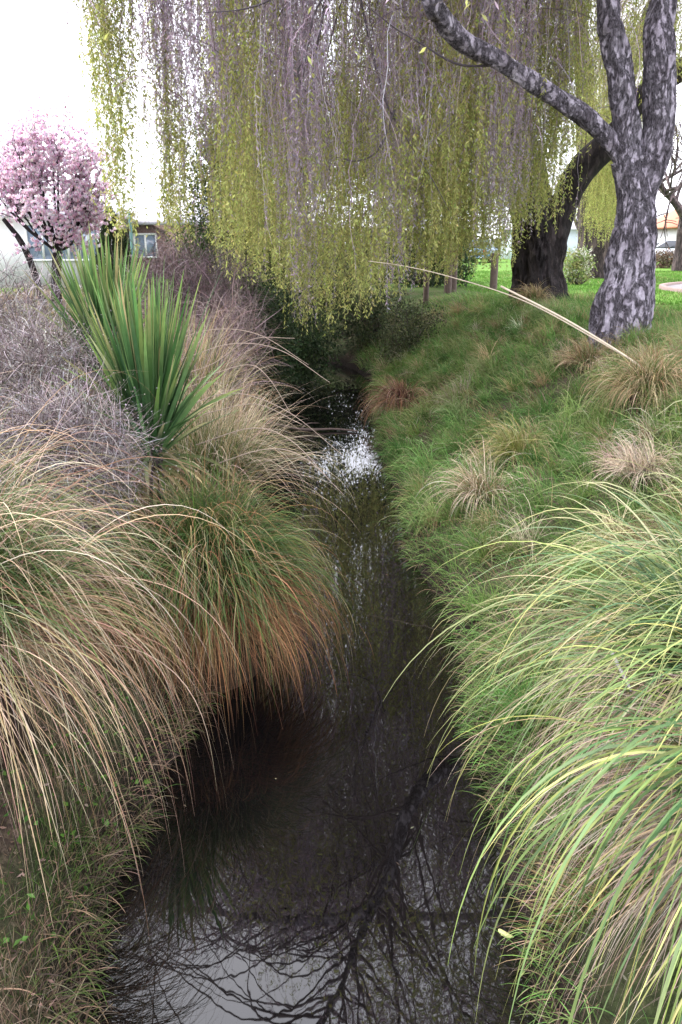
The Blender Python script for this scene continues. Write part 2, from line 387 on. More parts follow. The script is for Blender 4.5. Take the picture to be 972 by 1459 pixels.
# ------------------------------------------------------------------ big tussocks (left bank)
full = (0, 180)
t1 = tussock('grass_tussock', -1.84, 3.35, 'huge straw-coloured sedge tussock hanging down the near left bank', 'tussock', [
    ('green_blades', 2100, (1.0, 1.5), .0064, (36, 84), (1.8, 3.0), cg(DGREEN + [(.12, .14, .05)]), cg(STRAW + PINKST + PALE), full),
    ('dead_blades', 600, (1.1, 1.7), .0058, (0, 40), (1.8, 3.0), cg(STRAW + PINKST), cg(PALE + PINKST), (-30, 100)),
    ('dead_blades', 300, (1.2, 1.75), .006, (45, 78), (1.5, 2.4), cg(PALE + PINKST), None, (-20, 120)),
], r=.36, h=.50, tm=(.58, 1.0))
t2 = tussock('grass_tussock', -.84, 4.85, 'round dark green sedge tussock with rusty skirt touching the water', 'tussock', [
    ('green_blades', 4000, (.76, 1.06), .0062, (30, 88), (2.8, 4.6), cg(DGREEN + [(.09, .15, .035)]), cg(RUST + RUST + STRAW + [(.13, .15, .05)] * 3), full),
    ('dead_blades', 2400, (.55, 1.02), .0050, (-10, 25), (2.6, 4.4), cg(RUST + [(.2, .13, .07)]), cg(RUST), (-60, 140)),
    ('dead_blades', 260, (.9, 1.2), .0055, (35, 80), (2.6, 3.8), cg(STRAW + RUST), None, full),
], r=.3, h=.72, zlow=.5, tm=(.7, 1.0))
t3 = tussock('grass_tussock', -1.2, 7.1, 'pale bleached sedge tussock behind the sword-leaved cabbage tree', 'tussock', [
    ('green_blades', 1700, (.8, 1.3), .006, (35, 85), (1.0, 2.2), cg(GREEN + DGREEN + [(.16, .17, .06)]), cg(STRAW + PALE), full),
    ('dead_blades', 480, (.9, 1.5), .0055, (20, 78), (.6, 1.7), cg(PALE + STRAW + [(.25, .19, .18)]), cg(PALE), (0, 120)),
], r=.35, h=.42)
t4 = tussock('grass_tussock', -1.75, 9.2, 'tall mauve-brown dry tussock near the stream bend on the left', 'tussock', [
    ('green_blades', 400, (.8, 1.3), .007, (45, 85), (.6, 1.4), cg(GREEN), cg(STRAW), full),
    ('dead_blades', 950, (.8, 1.4), .007, (25, 82), (.5, 1.6), cg([(.30, .235, .23), (.38, .31, .28), (.2, .15, .155), (.13, .1, .1)] + STRAW), None, full),
], r=.45, h=.5)
# arching dead stalks from the left over the water
g = Geo()
for px0, py0, px1, py1, Y in [(330, 490, 470, 545, 6.6), (300, 470, 440, 520, 6.9), (330, 560, 490, 650, 6.2), (350, 520, 415, 590, 6.8), (360, 610, 475, 690, 5.6), (380, 640, 490, 705, 5.7), (300, 520, 420, 482, 7.0), (310, 585, 430, 605, 6.4)]:
    a = at(px0, py0, Y); b = at(px1, py1, Y - .3); m = (a + b) / 2 + np.array([0, 0, .10])
    stalk(g, [a - [.4, 0, .12], a, m, b], .004, .0022, (.34, .27, .22), 18, 5)
o = g.build('dead_stalk', M_dry, t3)

# ------------------------------------------------------------------ sword-leaved cabbage trees
def cordyline(x, y, zb, label, n, L, seed_lean):
    n = int(n * 1.5)
    z = float(gh(x, y)); e = empty('cabbage_tree', (x, y, z), label, 'cabbage tree')
    g = Geo(); g.add(*tube([(x, y, z - .1), (x + .02, y, z + .2), (x, y, zb + .12)], [.09, .07, .06], 14, 12, .25, 20, col=(.13, .1, .07)))
    g.build('trunk', M_bark2, e, True)
    el = np.concatenate([rng.uniform(60, 89, int(n * .8)), rng.uniform(30, 64, n - int(n * .8))]); az = rng.uniform(0, 2 * np.pi, n)
    er = np.radians(el); D = np.stack([np.cos(az) * np.cos(er), np.sin(az) * np.cos(er), np.sin(er)], -1) + np.array(seed_lean)
    P = np.stack([x + np.cos(az) * .05, y + np.sin(az) * .05, zb + rng.uniform(-.12, .12, n)], -1)
    ll = rng.uniform(*L, n) * np.where(el > 64, 1, .68); g = Geo()
    g.add(*ribbons(P, D, ll, rng.uniform(.022, .036, n), 9, np.where(el > 60, rng.uniform(.02, .2, n), rng.uniform(.2, .7, n)), .05,
                   pick(n, [(.06, .125, .045), (.08, .155, .05), (.045, .10, .04)]), pick(n, [(.18, .29, .08), (.13, .23, .07), (.25, .33, .10), (.30, .28, .13)]), (.5, 1.05), fold=.35, taper=.35))
    g.build('leaf_rosette', M_sword, e)
    g = Geo(); m = 55
    D = az_dirs(m, 0, 180, -60, 25); P = np.tile([x, y, zb - .12], (m, 1)) + rng.normal(size=(m, 3)) * .03
    g.add(*ribbons(P, D, rng.uniform(.4, .8, m), rng.uniform(.02, .032, m), 8, 2.2, .1, pick(m, [(.16, .15, .07), (.22, .17, .1), (.1, .13, .05)]), pick(m, STRAW), fold=.3, taper=.4))
    g.build('dead_leaf_skirt', M_dry, e)
    return e
c1 = cordyline(-1.26, 5.35, 1.44, 'nearer cabbage tree with dark green upright sword leaves, in front of its paler twin', 170, (.75, 1.12), (.03, -.02, 0))
c2 = cordyline(-1.72, 6.15, 1.80, 'farther cabbage tree with yellow-green sword leaves below the pink magnolia', 150, (.7, .98), (-.04, -.02, 0))

# ------------------------------------------------------------------ twiggy shrubs
def twig_shrub(name, c, rad, label, cat, n, cols, leafcols, nleaf, zig=.5, W=.005, Ls=(.15, .4)):
    c = np.array(c, float); rad = np.array(rad, float)
    z = float(gh(c[0], c[1])); e = empty(name, (c[0], c[1], z), label, cat)
    g = Geo()
    for i in range(26):
        u = norm(rng.normal(size=3)); u[2] = abs(u[2]); tip = c + u * rad * .8
        b = np.array([c[0], c[1], z - .05]) + rng.normal(size=3) * [.12, .12, 0]
        g.add(*tube([b, b * .5 + tip * .5 + rng.normal(size=3) * .08, tip], [.014, .009, .004], 10, 5, col=cols[0]))
    u = norm(rng.normal(size=(n, 3))); q = rng.random(n) ** (1 / 2.2)
    P = c + u * rad * q[:, None] * (1 + .25 * fbm(u[:, 0] * 2 + c[0], u[:, 1] * 2 + u[:, 2])[:, None])
    P = P[P[:, 2] > gh(P[:, 0], P[:, 1])]; n2 = len(P)
    D = norm((P - c) / rad + rng.normal(size=(n2, 3)) * .9 + [0, 0, .25])
    g.add(*ribbons(P, D, rng.uniform(*Ls, n2), np.full(n2, W), 5, .3, zig * 8, pick(n2, cols), None, floor=False))
    g.build('branches', M_twig, e)
    if nleaf:
        j = rng.integers(0, n2, nleaf); Q = P[j] + D[j] * rng.uniform(0, .3, (nleaf, 1)) + rng.normal(size=(nleaf, 3)) * .05
        h = Geo(); h.add(*leaf_quads(Q, rng.normal(size=(nleaf, 3)), rng.uniform(.008, .022, nleaf), rng.uniform(.006, .012, nleaf), pick(nleaf, leafcols)))
        h.build('leaves', M_leaf, e)
    return e
MAUVE = [(.20, .165, .17), (.29, .25, .255), (.13, .10, .105), (.36, .325, .33), (.10, .08, .07)]
p = at(50, 450, 5.9); twig_shrub('twiggy_shrub', (p[0], p[1], 1.68), (.68, .5, .5), 'grey twiggy divaricating shrub below the magnolia', 'shrub', 5200, MAUVE, [(.22, .2, .17), (.16, .15, .12), (.4, .37, .36)], 9000)
p = at(75, 540, 4.8); twig_shrub('twiggy_shrub', (p[0], p[1], 1.47), (.42, .36, .38), 'mauve-grey twiggy shrub directly above the huge straw tussock', 'shrub', 4200, MAUVE, [(.25, .22, .2), (.3, .27, .28)], 6000)
p = at(262, 372, 13.0); twig_shrub('twiggy_shrub', (p[0], p[1], 1.9), (1.1, .9, .8), 'purple-brown bare brush in front of the brick house', 'shrub', 3400, [(.16, .115, .125), (.22, .165, .175), (.12, .085, .09)], [(.2, .16, .12)], 3000, W=.010, Ls=(.3, .8))
p = at(318, 425, 11.0); twig_shrub('twiggy_shrub', (p[0], p[1], 1.4), (.5, .6, .6), 'brown bare brush beside the hanging willow curtain', 'shrub', 1800, [(.18, .13, .13), (.24, .18, .17)], [(.2, .16, .12)], 2000, W=.008, Ls=(.3, .7))
p = at(10, 400, 9.0); twig_shrub('twiggy_shrub', (p[0], p[1], 1.75), (.9, .8, .7), 'tangled dead brush under the magnolia at the left', 'shrub', 3000, MAUVE, [(.3, .26, .24)], 2500, W=.007, Ls=(.25, .6))

# ------------------------------------------------------------------ leafy shrubs
def leafy(name, lobes, label, cat, n, L, W, cols, stems=18, base=None):
    lobes = [(np.array(c, float), np.array(r, float)) for c, r in lobes]
    b = np.array(base if base is not None else lobes[0][0], float); z = float(gh(b[0], b[1])); e = empty(name, (b[0], b[1], z), label, cat)
    g = Geo(); h = Geo()
    for c, r in lobes:
        for i in range(max(3, stems // len(lobes))):
            u = norm(rng.normal(size=3)); tip = c + u * r * .75; s = np.array([b[0], b[1], z - .1]) + rng.normal(size=3) * [.02, .02, 0]
            g.add(*tube([s, s * .5 + tip * .5 + rng.normal(size=3) * .12, tip], [.03, .018, .006], 9, 5, col=(.07, .05, .04)))
        m = n // len(lobes); k = m // 14
        u = norm(rng.normal(size=(k, 3))); q = rng.random(k) ** (1 / 2.4)
        C = c + u * r * (q * (1 + .45 * fbm(u[:, 0] * 2.3 + c[0], u[:, 1] * 2.3 + u[:, 2] * 2 + c[2])))[:, None]
        Q = np.repeat(C, 14, 0) + rng.normal(size=(k * 14, 3)) * .09
        cc = np.repeat(pick(k, cols, None, .25), 14, 0) * rng.uniform(.75, 1.25, (k * 14, 1))
        keep = Q[:, 2] > np.maximum(gh(Q[:, 0], Q[:, 1]), 0.03); Q = Q[keep]; cc = cc[keep]; m2 = len(Q)
        h.add(*leaf_quads(Q, rng.normal(size=(m2, 3)) + [0, 0, -.4] + (Q - c) * .6, rng.uniform(.7, 1.2, m2) * L, rng.uniform(.7, 1.2, m2) * W, cc))
    g.build('stems', M_bark2, e); h.build('leaves', M_leaf, e)
    return e
DK = [(.025, .045, .018), (.035, .06, .022), (.02, .035, .016), (.05, .075, .03)]
leafy('leafy_shrub', [((-1.2, 13.5, 1.15), (.5, .7, .85)), ((-1.45, 15.2, 1.1), (.75, .9, .95)), ((-.75, 16.2, .75), (.65, .7, .7)), ((-2.2, 15.6, 1.5), (.8, .9, 1.0))], 'dark glossy evergreen shrub overhanging the head of the stream', 'shrub', 22000, .075, .035, DK, base=(-1.6, 15.6))
leafy('leafy_shrub', [((.7, 19.3, 1.2), (.9, .7, .9)), ((-.3, 20.0, 1.5), (.8, .6, 1.1)), ((-1.2, 21.6, 1.7), (1.1, .7, 1.5)), ((-.9, 24.5, 1.9), (1.3, .6, 1.2))], 'olive green bush behind the brown tussock at the stream bend', 'shrub', 20000, .085, .035, [(.06, .08, .035), (.04, .06, .03), (.09, .1, .05)], base=(1.0, 19.6))  # rear lobes added to close sky gaps in the water's reflection
leafy('leafy_shrub', [((1.5, 17.4, 1.15), (.55, .5, .45)), ((1.15, 16.8, .8), (.4, .4, .4))], 'dull green bush on the right bank beneath the willow curtain', 'shrub', 3600, .07, .028, [(.07, .085, .04), (.05, .065, .03), (.11, .11, .06)], base=(1.45, 17.3))
leafy('leafy_shrub', [((-3.1, 19.5, 2.6), (.8, .8, 1.3)), ((-2.7, 19.5, 4.3), (.7, .7, 1.2)), ((-3.0, 19.2, 1.6), (1.0, .8, .8)), ((-1.9, 19.8, 3.2), (.6, .6, 1.4))], 'tall ivy-like evergreen showing between the hanging willow strands', 'shrub', 17000, .085, .045, [(.035, .06, .02), (.05, .085, .025), (.07, .11, .03)], base=(-2.8, 19.6))

leafy('added_evergreen', [((-2.2, 24, 2.6), (1.5, 1.1, 1.9)), ((-1.6, 24, 5.4), (1.5, 1.1, 1.7)), ((-.2, 24.4, 5.6), (1.3, .9, 1.7))], 'added dark evergreen blocking reflected sky behind the left half of the willow curtain', 'tree', 17000, .13, .06, DK + [(.06, .085, .03)], 14, base=(-1.9, 24))  # added mass that keeps the sky out of the stream's reflection
leafy('added_evergreen', [((2.6, 25.5, 2.6), (1.4, 1.1, 1.7)), ((2.4, 25.5, 5.0), (1.2, 1.0, 1.3)), ((1.0, 25, 5.4), (.9, .9, 1.1))], 'added dark evergreen blocking reflected sky just left of the dark willow', 'tree', 14000, .13, .06, DK + [(.06, .085, .03)], 14, base=(2.4, 25.5))  # second added mass, darkens the mirrored sky on the right
leafy('leafy_shrub', [((-3.0, 28, 2.3), (1.5, .8, 1.4)), ((-.9, 28.4, 2.2), (1.5, .8, 1.35)), ((1.2, 28.2, 2.2), (1.4, .8, 1.35)), ((3.2, 28.3, 2.1), (1.2, .8, 1.2))], 'broad dark bush added far beyond the stream bend to block low reflected sky', 'shrub', 22000, .12, .06, DK + [(.06, .085, .03)], 20, base=(0, 28.3))  # added to hide low sky glints in the far water
# ------------------------------------------------------------------ willows
def hang(bunches, stem_geo, leaf_geo, branch_geo, limbpts):
    """bunches: (x, y, ztop, zend, nstrands, sx, sy, leafiness, purple)"""
    for (x, y, zt, ze, n, sx, sy, leafy_, purple, conv) in bunches:
        top = np.array([x, y, zt])
        near = np.argsort(np.linalg.norm(limbpts - top - [0, 0, -.8], axis=1)); L = limbpts[near[rng.integers(0, min(36, len(near)))]]
        mid = (L + top) / 2 + np.array([0, 0, .25 * np.linalg.norm(top - L)]) + rng.normal(size=3) * .15
        end = top + np.array([rng.normal() * .3, rng.normal() * .3, -.5])
        branch_geo.add(*tube([L, mid, top, end], [.022, .014, .008, .004], 14, 5, col=(.13, .1, .105)))
        # anchors strewn about the bunch
        ox = rng.normal(size=n) * sx; oy = rng.normal(size=n) * sy
        A = np.stack([x + ox, y + oy, zt - rng.random(n) * .7 - (ox**2 + oy**2) * .5], -1)
        E = ze - .12 + np.abs(rng.normal(size=n)) * .5
        short = rng.random(n) < .3; E = np.where(short, E + rng.random(n) * (A[:, 2] - E) * .7, E)
        E = np.minimum(E, A[:, 2] - .5); ln = A[:, 2] - E
        SG = 18; t = np.linspace(0, 1, SG + 1)[None, :]
        ph = rng.uniform(0, 6.3, (n, 2)); am = rng.uniform(.03, .17, (n, 2))
        kink = np.cumsum(rng.normal(size=(n, SG + 1, 2)) * .022, 1)
        cx = -ox[:, None] * conv * t + kink[..., 0] + am[:, :1] * np.sin(ph[:, :1] + t * 5) ; cy = -oy[:, None] * conv * t + kink[..., 1] + am[:, 1:] * np.sin(ph[:, 1:] + t * 4.3)
        P = np.stack([A[:, :1] + cx, A[:, 1:2] + cy, A[:, 2:] - ln[:, None] * t], -1)       # n,SG+1,3
        a = rng.uniform(0, np.pi, n); s = np.stack([np.cos(a), np.sin(a), 0 * a], -1)[:, None, :]
        w = (rng.uniform(.004, .008, n)[:, None] * (1 - .6 * t))[..., None]
        V = np.stack([P - s * w / 2, P + s * w / 2], 2)
        pu = pick(n, [(.42, .34, .41), (.34, .27, .32), (.50, .42, .49)]); gr = pick(n, [(.25, .23, .07), (.2, .17, .08)])
        th = np.clip(purple + rng.normal(size=n) * .15, 0, 1.2)[:, None]                  # purple until this fraction of the way down
        f = sstep(-.15, .15, t - th)[..., None]
        C = pu[:, None, :] * (1 - f) + gr[:, None, :] * f
        base = (np.arange(n) * (SG + 1) * 2)[:, None] + np.arange(SG)[None, :] * 2
        stem_geo.add(V.reshape(-1, 3), np.stack([base, base + 1, base + 3, base + 2], -1).reshape(-1, 4), np.repeat(C[:, :, None, :], 2, 2).reshape(-1, 3))
        # leaves and catkins
        tot = (ln * leafy_ * 27).astype(int); k = np.repeat(np.arange(n), tot); m = len(k)
        if m == 0: continue
        u = rng.random(m) ** .85; cl = vnoise(u * 14 + k * 7.3, k * 3.1); sel = cl > .36; k = k[sel]; u = u[sel]; m = len(k); ii = np.minimum((u * SG).astype(int), SG - 1); fr = (u * SG - ii)[:, None]
        Q = P[k, ii] * (1 - fr) + P[k, ii + 1] * fr
        az = rng.uniform(0, 2 * np.pi, m); D = np.stack([np.cos(az) * .7, np.sin(az) * .7, -rng.uniform(.3, 1.3, m)], -1)
        isg = u > th[k, 0] + rng.normal(size=m) * .08
        lc = np.where(isg[:, None], pick(m, [(.44, .46, .15), (.37, .42, .13), (.52, .52, .2), (.30, .31, .12)]), pick(m, [(.44, .36, .43), (.36, .29, .35), (.52, .44, .51)]))
        LL = np.where(isg, rng.uniform(.035, .08, m), rng.uniform(.025, .075, m))
        leaf_geo.add(*leaf_quads(Q, D, LL, LL * np.where(isg, .32, .28), lc))

def limb_points(list_of): return np.concatenate([spline(p, np.ones(len(p)), 40)[0] for p in list_of])
def bx(px, py_end, Y):   # lower tip of a bunch seen at px,py
    q = at(px, py_end, Y); return q[0], q[2]

# --- pale lichened willow on the right bank
e1 = empty('willow_tree', (3.7, 11.2, float(gh(3.7, 11.2))), 'pale lichen-spotted willow with forked trunk and long leaning limb', 'tree', 'weeping willows over the stream')
Yt = 11.2
tr = [at(868, 545, Yt) + [0, 0, -.25], at(874, 490, Yt), at(886, 440, Yt), at(898, 390, Yt), at(907, 320, Yt), at(906, 262, Yt), at(900, 225, Yt)]
g = Geo(); g.add(*tube(tr, [.48, .35, .32, .27, .245, .255, .225], 200, 120, .44, 4.6, .10, seed=1, furrow=.045)); g.build('trunk', M_lichen, e1, True)
st1 = [at(903, 262, Yt), at(893, 200, Yt), at(884, 120, Yt), at(873, 50, Yt), at(866, -10, Yt), (3.0, 11.3, 8.2), (3.0, 11.5, 11.0), (2.7, 11.6, 13)]
st2 = [at(915, 275, Yt), at(932, 215, Yt), at(938, 150, Yt), at(940, 70, Yt), at(950, -10, Yt + .2), (4.5, 11.6, 8.2), (5.0, 11.9, 11), (5.6, 12, 13.5)]
lm1 = [at(897, 245, Yt), at(868, 200, Yt - .1), at(835, 168, Yt - .2), at(790, 138, Yt - .3), at(720, 92, Yt - .6), at(660, 58, Yt - .8), at(626, 20, Yt - 1), at(612, -15, Yt - 1.2), (.5, 9.8, 6.6), (-.7, 10.6, 7.7), (-2.3, 11.6, 8.5), (-4.2, 12.2, 8.8)]
lm2 = [lm1[7], (.6, 11, 7.0), (0, 12.6, 8.2), (-1.4, 14.2, 9.2), (-3.2, 15.2, 9.6)]
lm3 = [st1[5], (1.6, 12.2, 9.2), (.3, 13.5, 10), (-1.2, 14, 10.2)]
lm4 = [lm1[8], (-.2, 8.8, 7.6), (-1.1, 8.0, 8.2), (-2.4, 7.6, 8.5), (-3.6, 7.6, 8.2)]
lm5 = [st2[5], (5.4, 10.2, 9.0), (4.6, 8.6, 9.8), (3.0, 7.6, 10.0)]
lm6 = [st1[6], (2.0, 9.8, 11.6), (1.2, 8.6, 11.4), (.6, 7.6, 10.6)]
for nm, pts, rad, kk in [('stem', st1, [.2, .165, .155, .14, .13, .1, .07, .03], 30), ('stem', st2, [.17, .185, .175, .165, .155, .12, .08, .03], 30),
                         ('limb', lm1, [.09, .10, .11, .105, .10, .105, .10, .10, .09, .075, .05, .025], 18), ('limb', lm2, [.075, .07, .06, .04, .015], 10),
                         ('limb', lm3, [.07, .06, .045, .015], 10), ('limb', lm4, [.06, .036, .028, .018, .008], 10), ('limb', lm5, [.08, .07, .05, .02], 10), ('limb', lm6, [.05, .035, .025, .01], 10)]:
    g = Geo(); g.add(*tube(pts, rad, 140, kk * 2, .34, 4.5, seed=rng.random() * 9, furrow=.04)); g.build(nm, M_lichen, e1, True)
LP1 = limb_points([st1[4:], st2[4:], lm1[6:], lm2, lm3, lm4, lm5, lm6])
B = []
def add(px, py, Y, zt, n, sx=.16, sy=.3, lf=1.0, pu=.2, conv=.3):
    x, ze = bx(px, py, Y); B.append((x, Y, zt, ze, n, sx, sy, lf, pu, conv))
# explicit left-hand bunches (open sky between them)
add(134, 130, 12.5, 7.2, 9, .09, .2, .5, 1.0); add(143, 200, 12.8, 7.4, 10, .1, .2, .5, .9)
add(174, 335, 12.5, 7.8, 70, .16, .2, 1.3, .05, .8); add(164, 190, 12.0, 7.5, 55, .2, .25, 1.2, .4, .5); add(192, 150, 12.3, 7.5, 30, .2, .25, 1.1, .6, .4); add(186, 350, 12.8, 7.6, 22, .06, .1, 1.4, 0, .3)
add(212, 190, 13.0, 8.0, 30, .2, .2, .6, 1.0); add(222, 290, 14.5, 8.0, 14, .16, .2, .6, .7)
add(246, 335, 13.0, 8.2, 85, .13, .2, 1.4, .66, .5); add(260, 350, 13.6, 8.2, 50, .1, .2, 1.4, .5, .3)
add(283, 240, 12.4, 8.0, 34, .2, .25, .8, 1.1); add(250, 130, 11.8, 7.2, 60, .22, .2, .9, 1.2)
add(312, 345, 12.6, 8.4, 95, .22, .3, 1.2, .78); add(330, 395, 14.0, 8.6, 70, .22, .3, 1.3, .5); add(300, 180, 11.2, 7.4, 60, .2, .25, 1.0, 1.2); add(335, 200, 11.6, 7.6, 50, .2, .25, 1.0, 1.2)
prof_x = [330, 380, 430, 480, 540, 600, 660, 720]; prof_y = [400, 445, 470, 475, 445, 408, 385, 350]
for i in range(76):
    px = 335 + 400 * (i + rng.random()) / 76; Y = rng.uniform(10.5, 16.5)
    pe = np.interp(px, prof_x, prof_y) - abs(rng.normal()) * 70
    pu = np.clip((.62 if px < 600 else .5) + .30 * math.sin(px * .045 + 1.0) + rng.normal() * .2, 0, 1.1)
    add(px, pe, Y, (rng.uniform(4.7, 6.4) if rng.random() < .3 else rng.uniform(6.8, 9.6)), int(rng.uniform(16, 40)), rng.uniform(.1, .26), .3, rng.uniform(.8, 1.35), pu, rng.uniform(0, .5))
# crown above the frame (seen mirrored in the stream)
for i in range(200):
    Y = rng.uniform(6.0, 16); x = rng.uniform(-4.2, 6.5)
    zt = min(rng.uniform(7.5, 12.5), (Y - 2.3) * (1.0 if x < .3 else 1.35) + 1.2 * max(x, 0) * .4)
    ze = max(zt - rng.uniform(1.2, 4.5), H + Y * .30)
    if zt - ze < .8: continue
    B.append((x, Y, zt, ze, 30, .4, .4, .7, rng.uniform(.3, 1.0), .1))
for i in range(120):
    Y = rng.uniform(11, 17); x = rng.uniform(-.30, .24) * Y; zt = Y * math.tan(R(rng.uniform(36, 46))) - 2.7 + .4
    ze = max(zt - rng.uniform(2.2, 4.0), H + .27 * Y)
    if zt - ze > .7: B.append((x, Y, zt, ze, 26, .35, .35, .8, rng.uniform(.3, 1.0), .1))
for i in range(60):                     # outer sprays over the near water, right of centre
    Y = rng.uniform(7, 10.5); x = rng.uniform(0, .34) * Y; zt = Y * math.tan(R(rng.uniform(45, 55))) - 2.4
    ze = max(zt - rng.uniform(1.2, 2.5), H + .36 * Y)
    if zt - ze > .9: B.append((x, Y, zt, ze, 22, .35, .35, .8, rng.uniform(.3, 1.0), .1))
sg, lg, bg = Geo(), Geo(), Geo(); hang(B, sg, lg, bg, LP1)
n = 1500; P = np.stack([rng.uniform(-3.2, 3.2, n), rng.uniform(10.5, 16, n), rng.uniform(4.2, 8.2, n)], -1)
sg.add(*ribbons(P, rng.normal(size=(n, 3)) * [1, 1, .8], rng.uniform(.5, 1.6, n), rng.uniform(.007, .014, n), 8, rng.uniform(.6, 2.5, n), .5, pick(n, [(.33, .26, .31), (.25, .19, .22), (.2, .16, .15)]), None, floor=False))
# bare crooked branchlets seen through the curtain
for pts, Y in [([(722, 92), (655, 92), (600, 62), (560, 38), (500, -10)], 10.6), ([(470, -40), (450, 70), (425, 100), (440, 135), (478, 165)], 11.2), ([(505, -40), (545, 130), (575, 190), (610, 245), (640, 300)], 11.5), ([(430, -30), (380, 2), (340, 14), (290, 18)], 10.4),
               ([(480, -30), (450, 15), (440, 60), (432, 110)], 11), ([(565, 150), (540, 212), (510, 229), (480, 224)], 11.4)]:
    q = [at(a, b, Y) for a, b in pts]; bg.add(*tube(q, np.linspace(.016, .004, len(q)), 22, 6, .3, 9, col=(.10, .085, .095)))
# bare boughs mirrored low in the picture
for pts in [[(.6, 7.6, 8.6), (-.4, 7.3, 8.1), (-1.2, 7.2, 8.0), (-2.0, 7.0, 7.4)], [(-.2, 7.4, 8.4), (-.8, 6.9, 8.2), (-1.5, 6.6, 8.2), (-2.2, 6.5, 7.9)], [(-.6, 7.2, 9.2), (-1.0, 6.4, 8.9), (-1.7, 5.9, 8.3), (-2.4, 5.6, 7.5)]]:
    bg.add(*tube(pts, [.05, .045, .035, .012], 26, 7, .25, 5, col=(.08, .065, .07)))
    for j in range(7):
        s = np.array(pts[rng.integers(1, 4)]); d = norm(rng.normal(size=3)) * [.9, .6, .5]
        bg.add(*tube([s, s + d * .5 + rng.normal(size=3) * .06, s + d], [.018, .011, .004], 10, 5, col=(.08, .065, .07)))
o = sg.build('crown', M_twig, e1); lg.build('foliage', M_willow, o); bg.build('branches', M_twig, o)

# --- dark willow farther back
e2 = empty('willow_tree', (4.5, 19, float(gh(4.5, 19))), 'dark massive willow with thick buttressed trunk hung with olive green curtain', 'tree', 'weeping willows over the stream')
Yd = 19
td = [at(768, 450, Yd) + [0, 0, -.2], at(768, 418, Yd), at(767, 385, Yd), at(764, 335, Yd), at(757, 290, Yd), at(742, 230, Yd), at(722, 150, Yd), at(704, 70, Yd), at(695, 0, Yd), (2.6, 18.6, 9.5), (1.8, 18, 12)]
g = Geo(); g.add(*tube(td, [.85, .58, .50, .47, .43, .38, .38, .36, .34, .24, .08], 160, 110, .30, 2.2, .12, seed=4, furrow=.07)); g.build('trunk', M_bark, e2, True)
ld1 = [at(782, 370, Yd), at(796, 310, Yd - .1), at(812, 268, Yd - .2), at(832, 238, Yd - .3), at(858, 212, Yd - .4), at(885, 188, Yd - .5), at(925, 130, Yd - .8), (8.6, 17.8, 7.2), (10, 17.5, 9)]
ld2 = [td[7], (1.6, 18.3, 7.8), (-.4, 17.6, 9.2), (-2.6, 17, 10)]
ld3 = [td[8], (3.6, 16.8, 9.0), (3.8, 15.2, 10.2), (3.4, 13.6, 10.6)]
ld4 = [td[6], (3.9, 18.0, 6.8), (5.4, 16.6, 8.2), (6.8, 15.6, 8.8)]
for pts, rad in [(ld1, [.3, .30, .28, .28, .27, .26, .22, .15, .05]), (ld2, [.2, .16, .11, .04]), (ld3, [.2, .15, .1, .04]), (ld4, [.17, .13, .09, .03])]:
    g = Geo(); g.add(*tube(pts, rad, 60, 18, .25, 3, seed=rng.random() * 9)); g.build('limb', M_bark, e2, True)
LP2 = limb_points([td[7:], ld1[5:], ld2, ld3, ld4])
B = []
for i in range(52):
    px = 560 + 255 * (i + rng.random()) / 52; Y = rng.uniform(15.5, 18.4)
    pe = np.interp(px, [560, 620, 700, 725, 740, 790, 812], [425, 405, 385, 370, 335, 320, 240]) - abs(rng.normal()) * 35
    add(px, pe, Y, rng.uniform(7, 10), int(rng.uniform(20, 42)), rng.uniform(.14, .3), .3, rng.uniform(.9, 1.4), np.clip(rng.normal() * .25 + .25, 0, .9), .2)
for i in range(28):
    px = 330 + 250 * rng.random(); Y = rng.uniform(16.5, 21)
    add(px, np.interp(px, prof_x, prof_y) - 20 - abs(rng.normal()) * 50, Y, rng.uniform(8, 10.5), 26, .25, .3, 1.0, rng.uniform(0, .5), .2)
for i in range(34):
    px = 800 + 190 * rng.random(); Y = rng.uniform(13, 17.5)
    add(px, rng.uniform(60, 190), Y, rng.uniform(7.5, 10), 20, .25, .3, .8, rng.uniform(.2, .8), .2)
for i in range(110):
    Y = rng.uniform(13, 22); x = rng.uniform(-3.5, 8); zt = rng.uniform(9.5, 13.5)
    B.append((x, Y, zt, max(zt - rng.uniform(2, 5), H + Y * .25), 28, .45, .45, .75, rng.uniform(0, .7), .1))
sg, lg, bg = Geo(), Geo(), Geo(); hang(B, sg, lg, bg, LP2)
o = sg.build('crown', M_twig, e2); lg.build('foliage', M_willow, o); bg.build('branches', M_twig, o)

# --- brown-trunked willow in the distance
Yc = 32
q = at(850, 396, Yc); e3 = empty('willow_tree', (q[0], Yc, float(gh(q[0], Yc))), 'brown-trunked willow on the lawn between the dark and pale trunks', 'tree', 'weeping willows over the stream')
for k, (pa, pb, pc, r_) in enumerate([((843, 402), (842, 340), (838, 230), .42), ((862, 402), (865, 330), (872, 220), .5)]):
    a, b, c = at(*pa, Yc), at(*pb, Yc), at(*pc, Yc)
    g = Geo(); g.add(*tube([a - [0, 0, .3], a, b, c, c + [.4 * (k * 2 - 1), 0, 3], c + [1.2 * (k * 2 - 1), -.5, 6]], [r_ * 1.5, r_ * 1.25, r_, r_ * .85, .3, .08], 50, 22, .25, 1.6, .1, seed=k)); g.build('trunk', M_bark2, e3, True)
LP3 = np.array([at(838, 150, Yc), at(872, 120, Yc), at(850, 60, Yc), at(880, 20, Yc)])
B = []
for i in range(30):
    px = rng.uniform(838, 884); add(px, np.clip(330 + rng.normal() * 16, 280, 350), rng.uniform(29, 31.5), rng.uniform(8, 11), 26, .3, .4, .9, .08, .1)
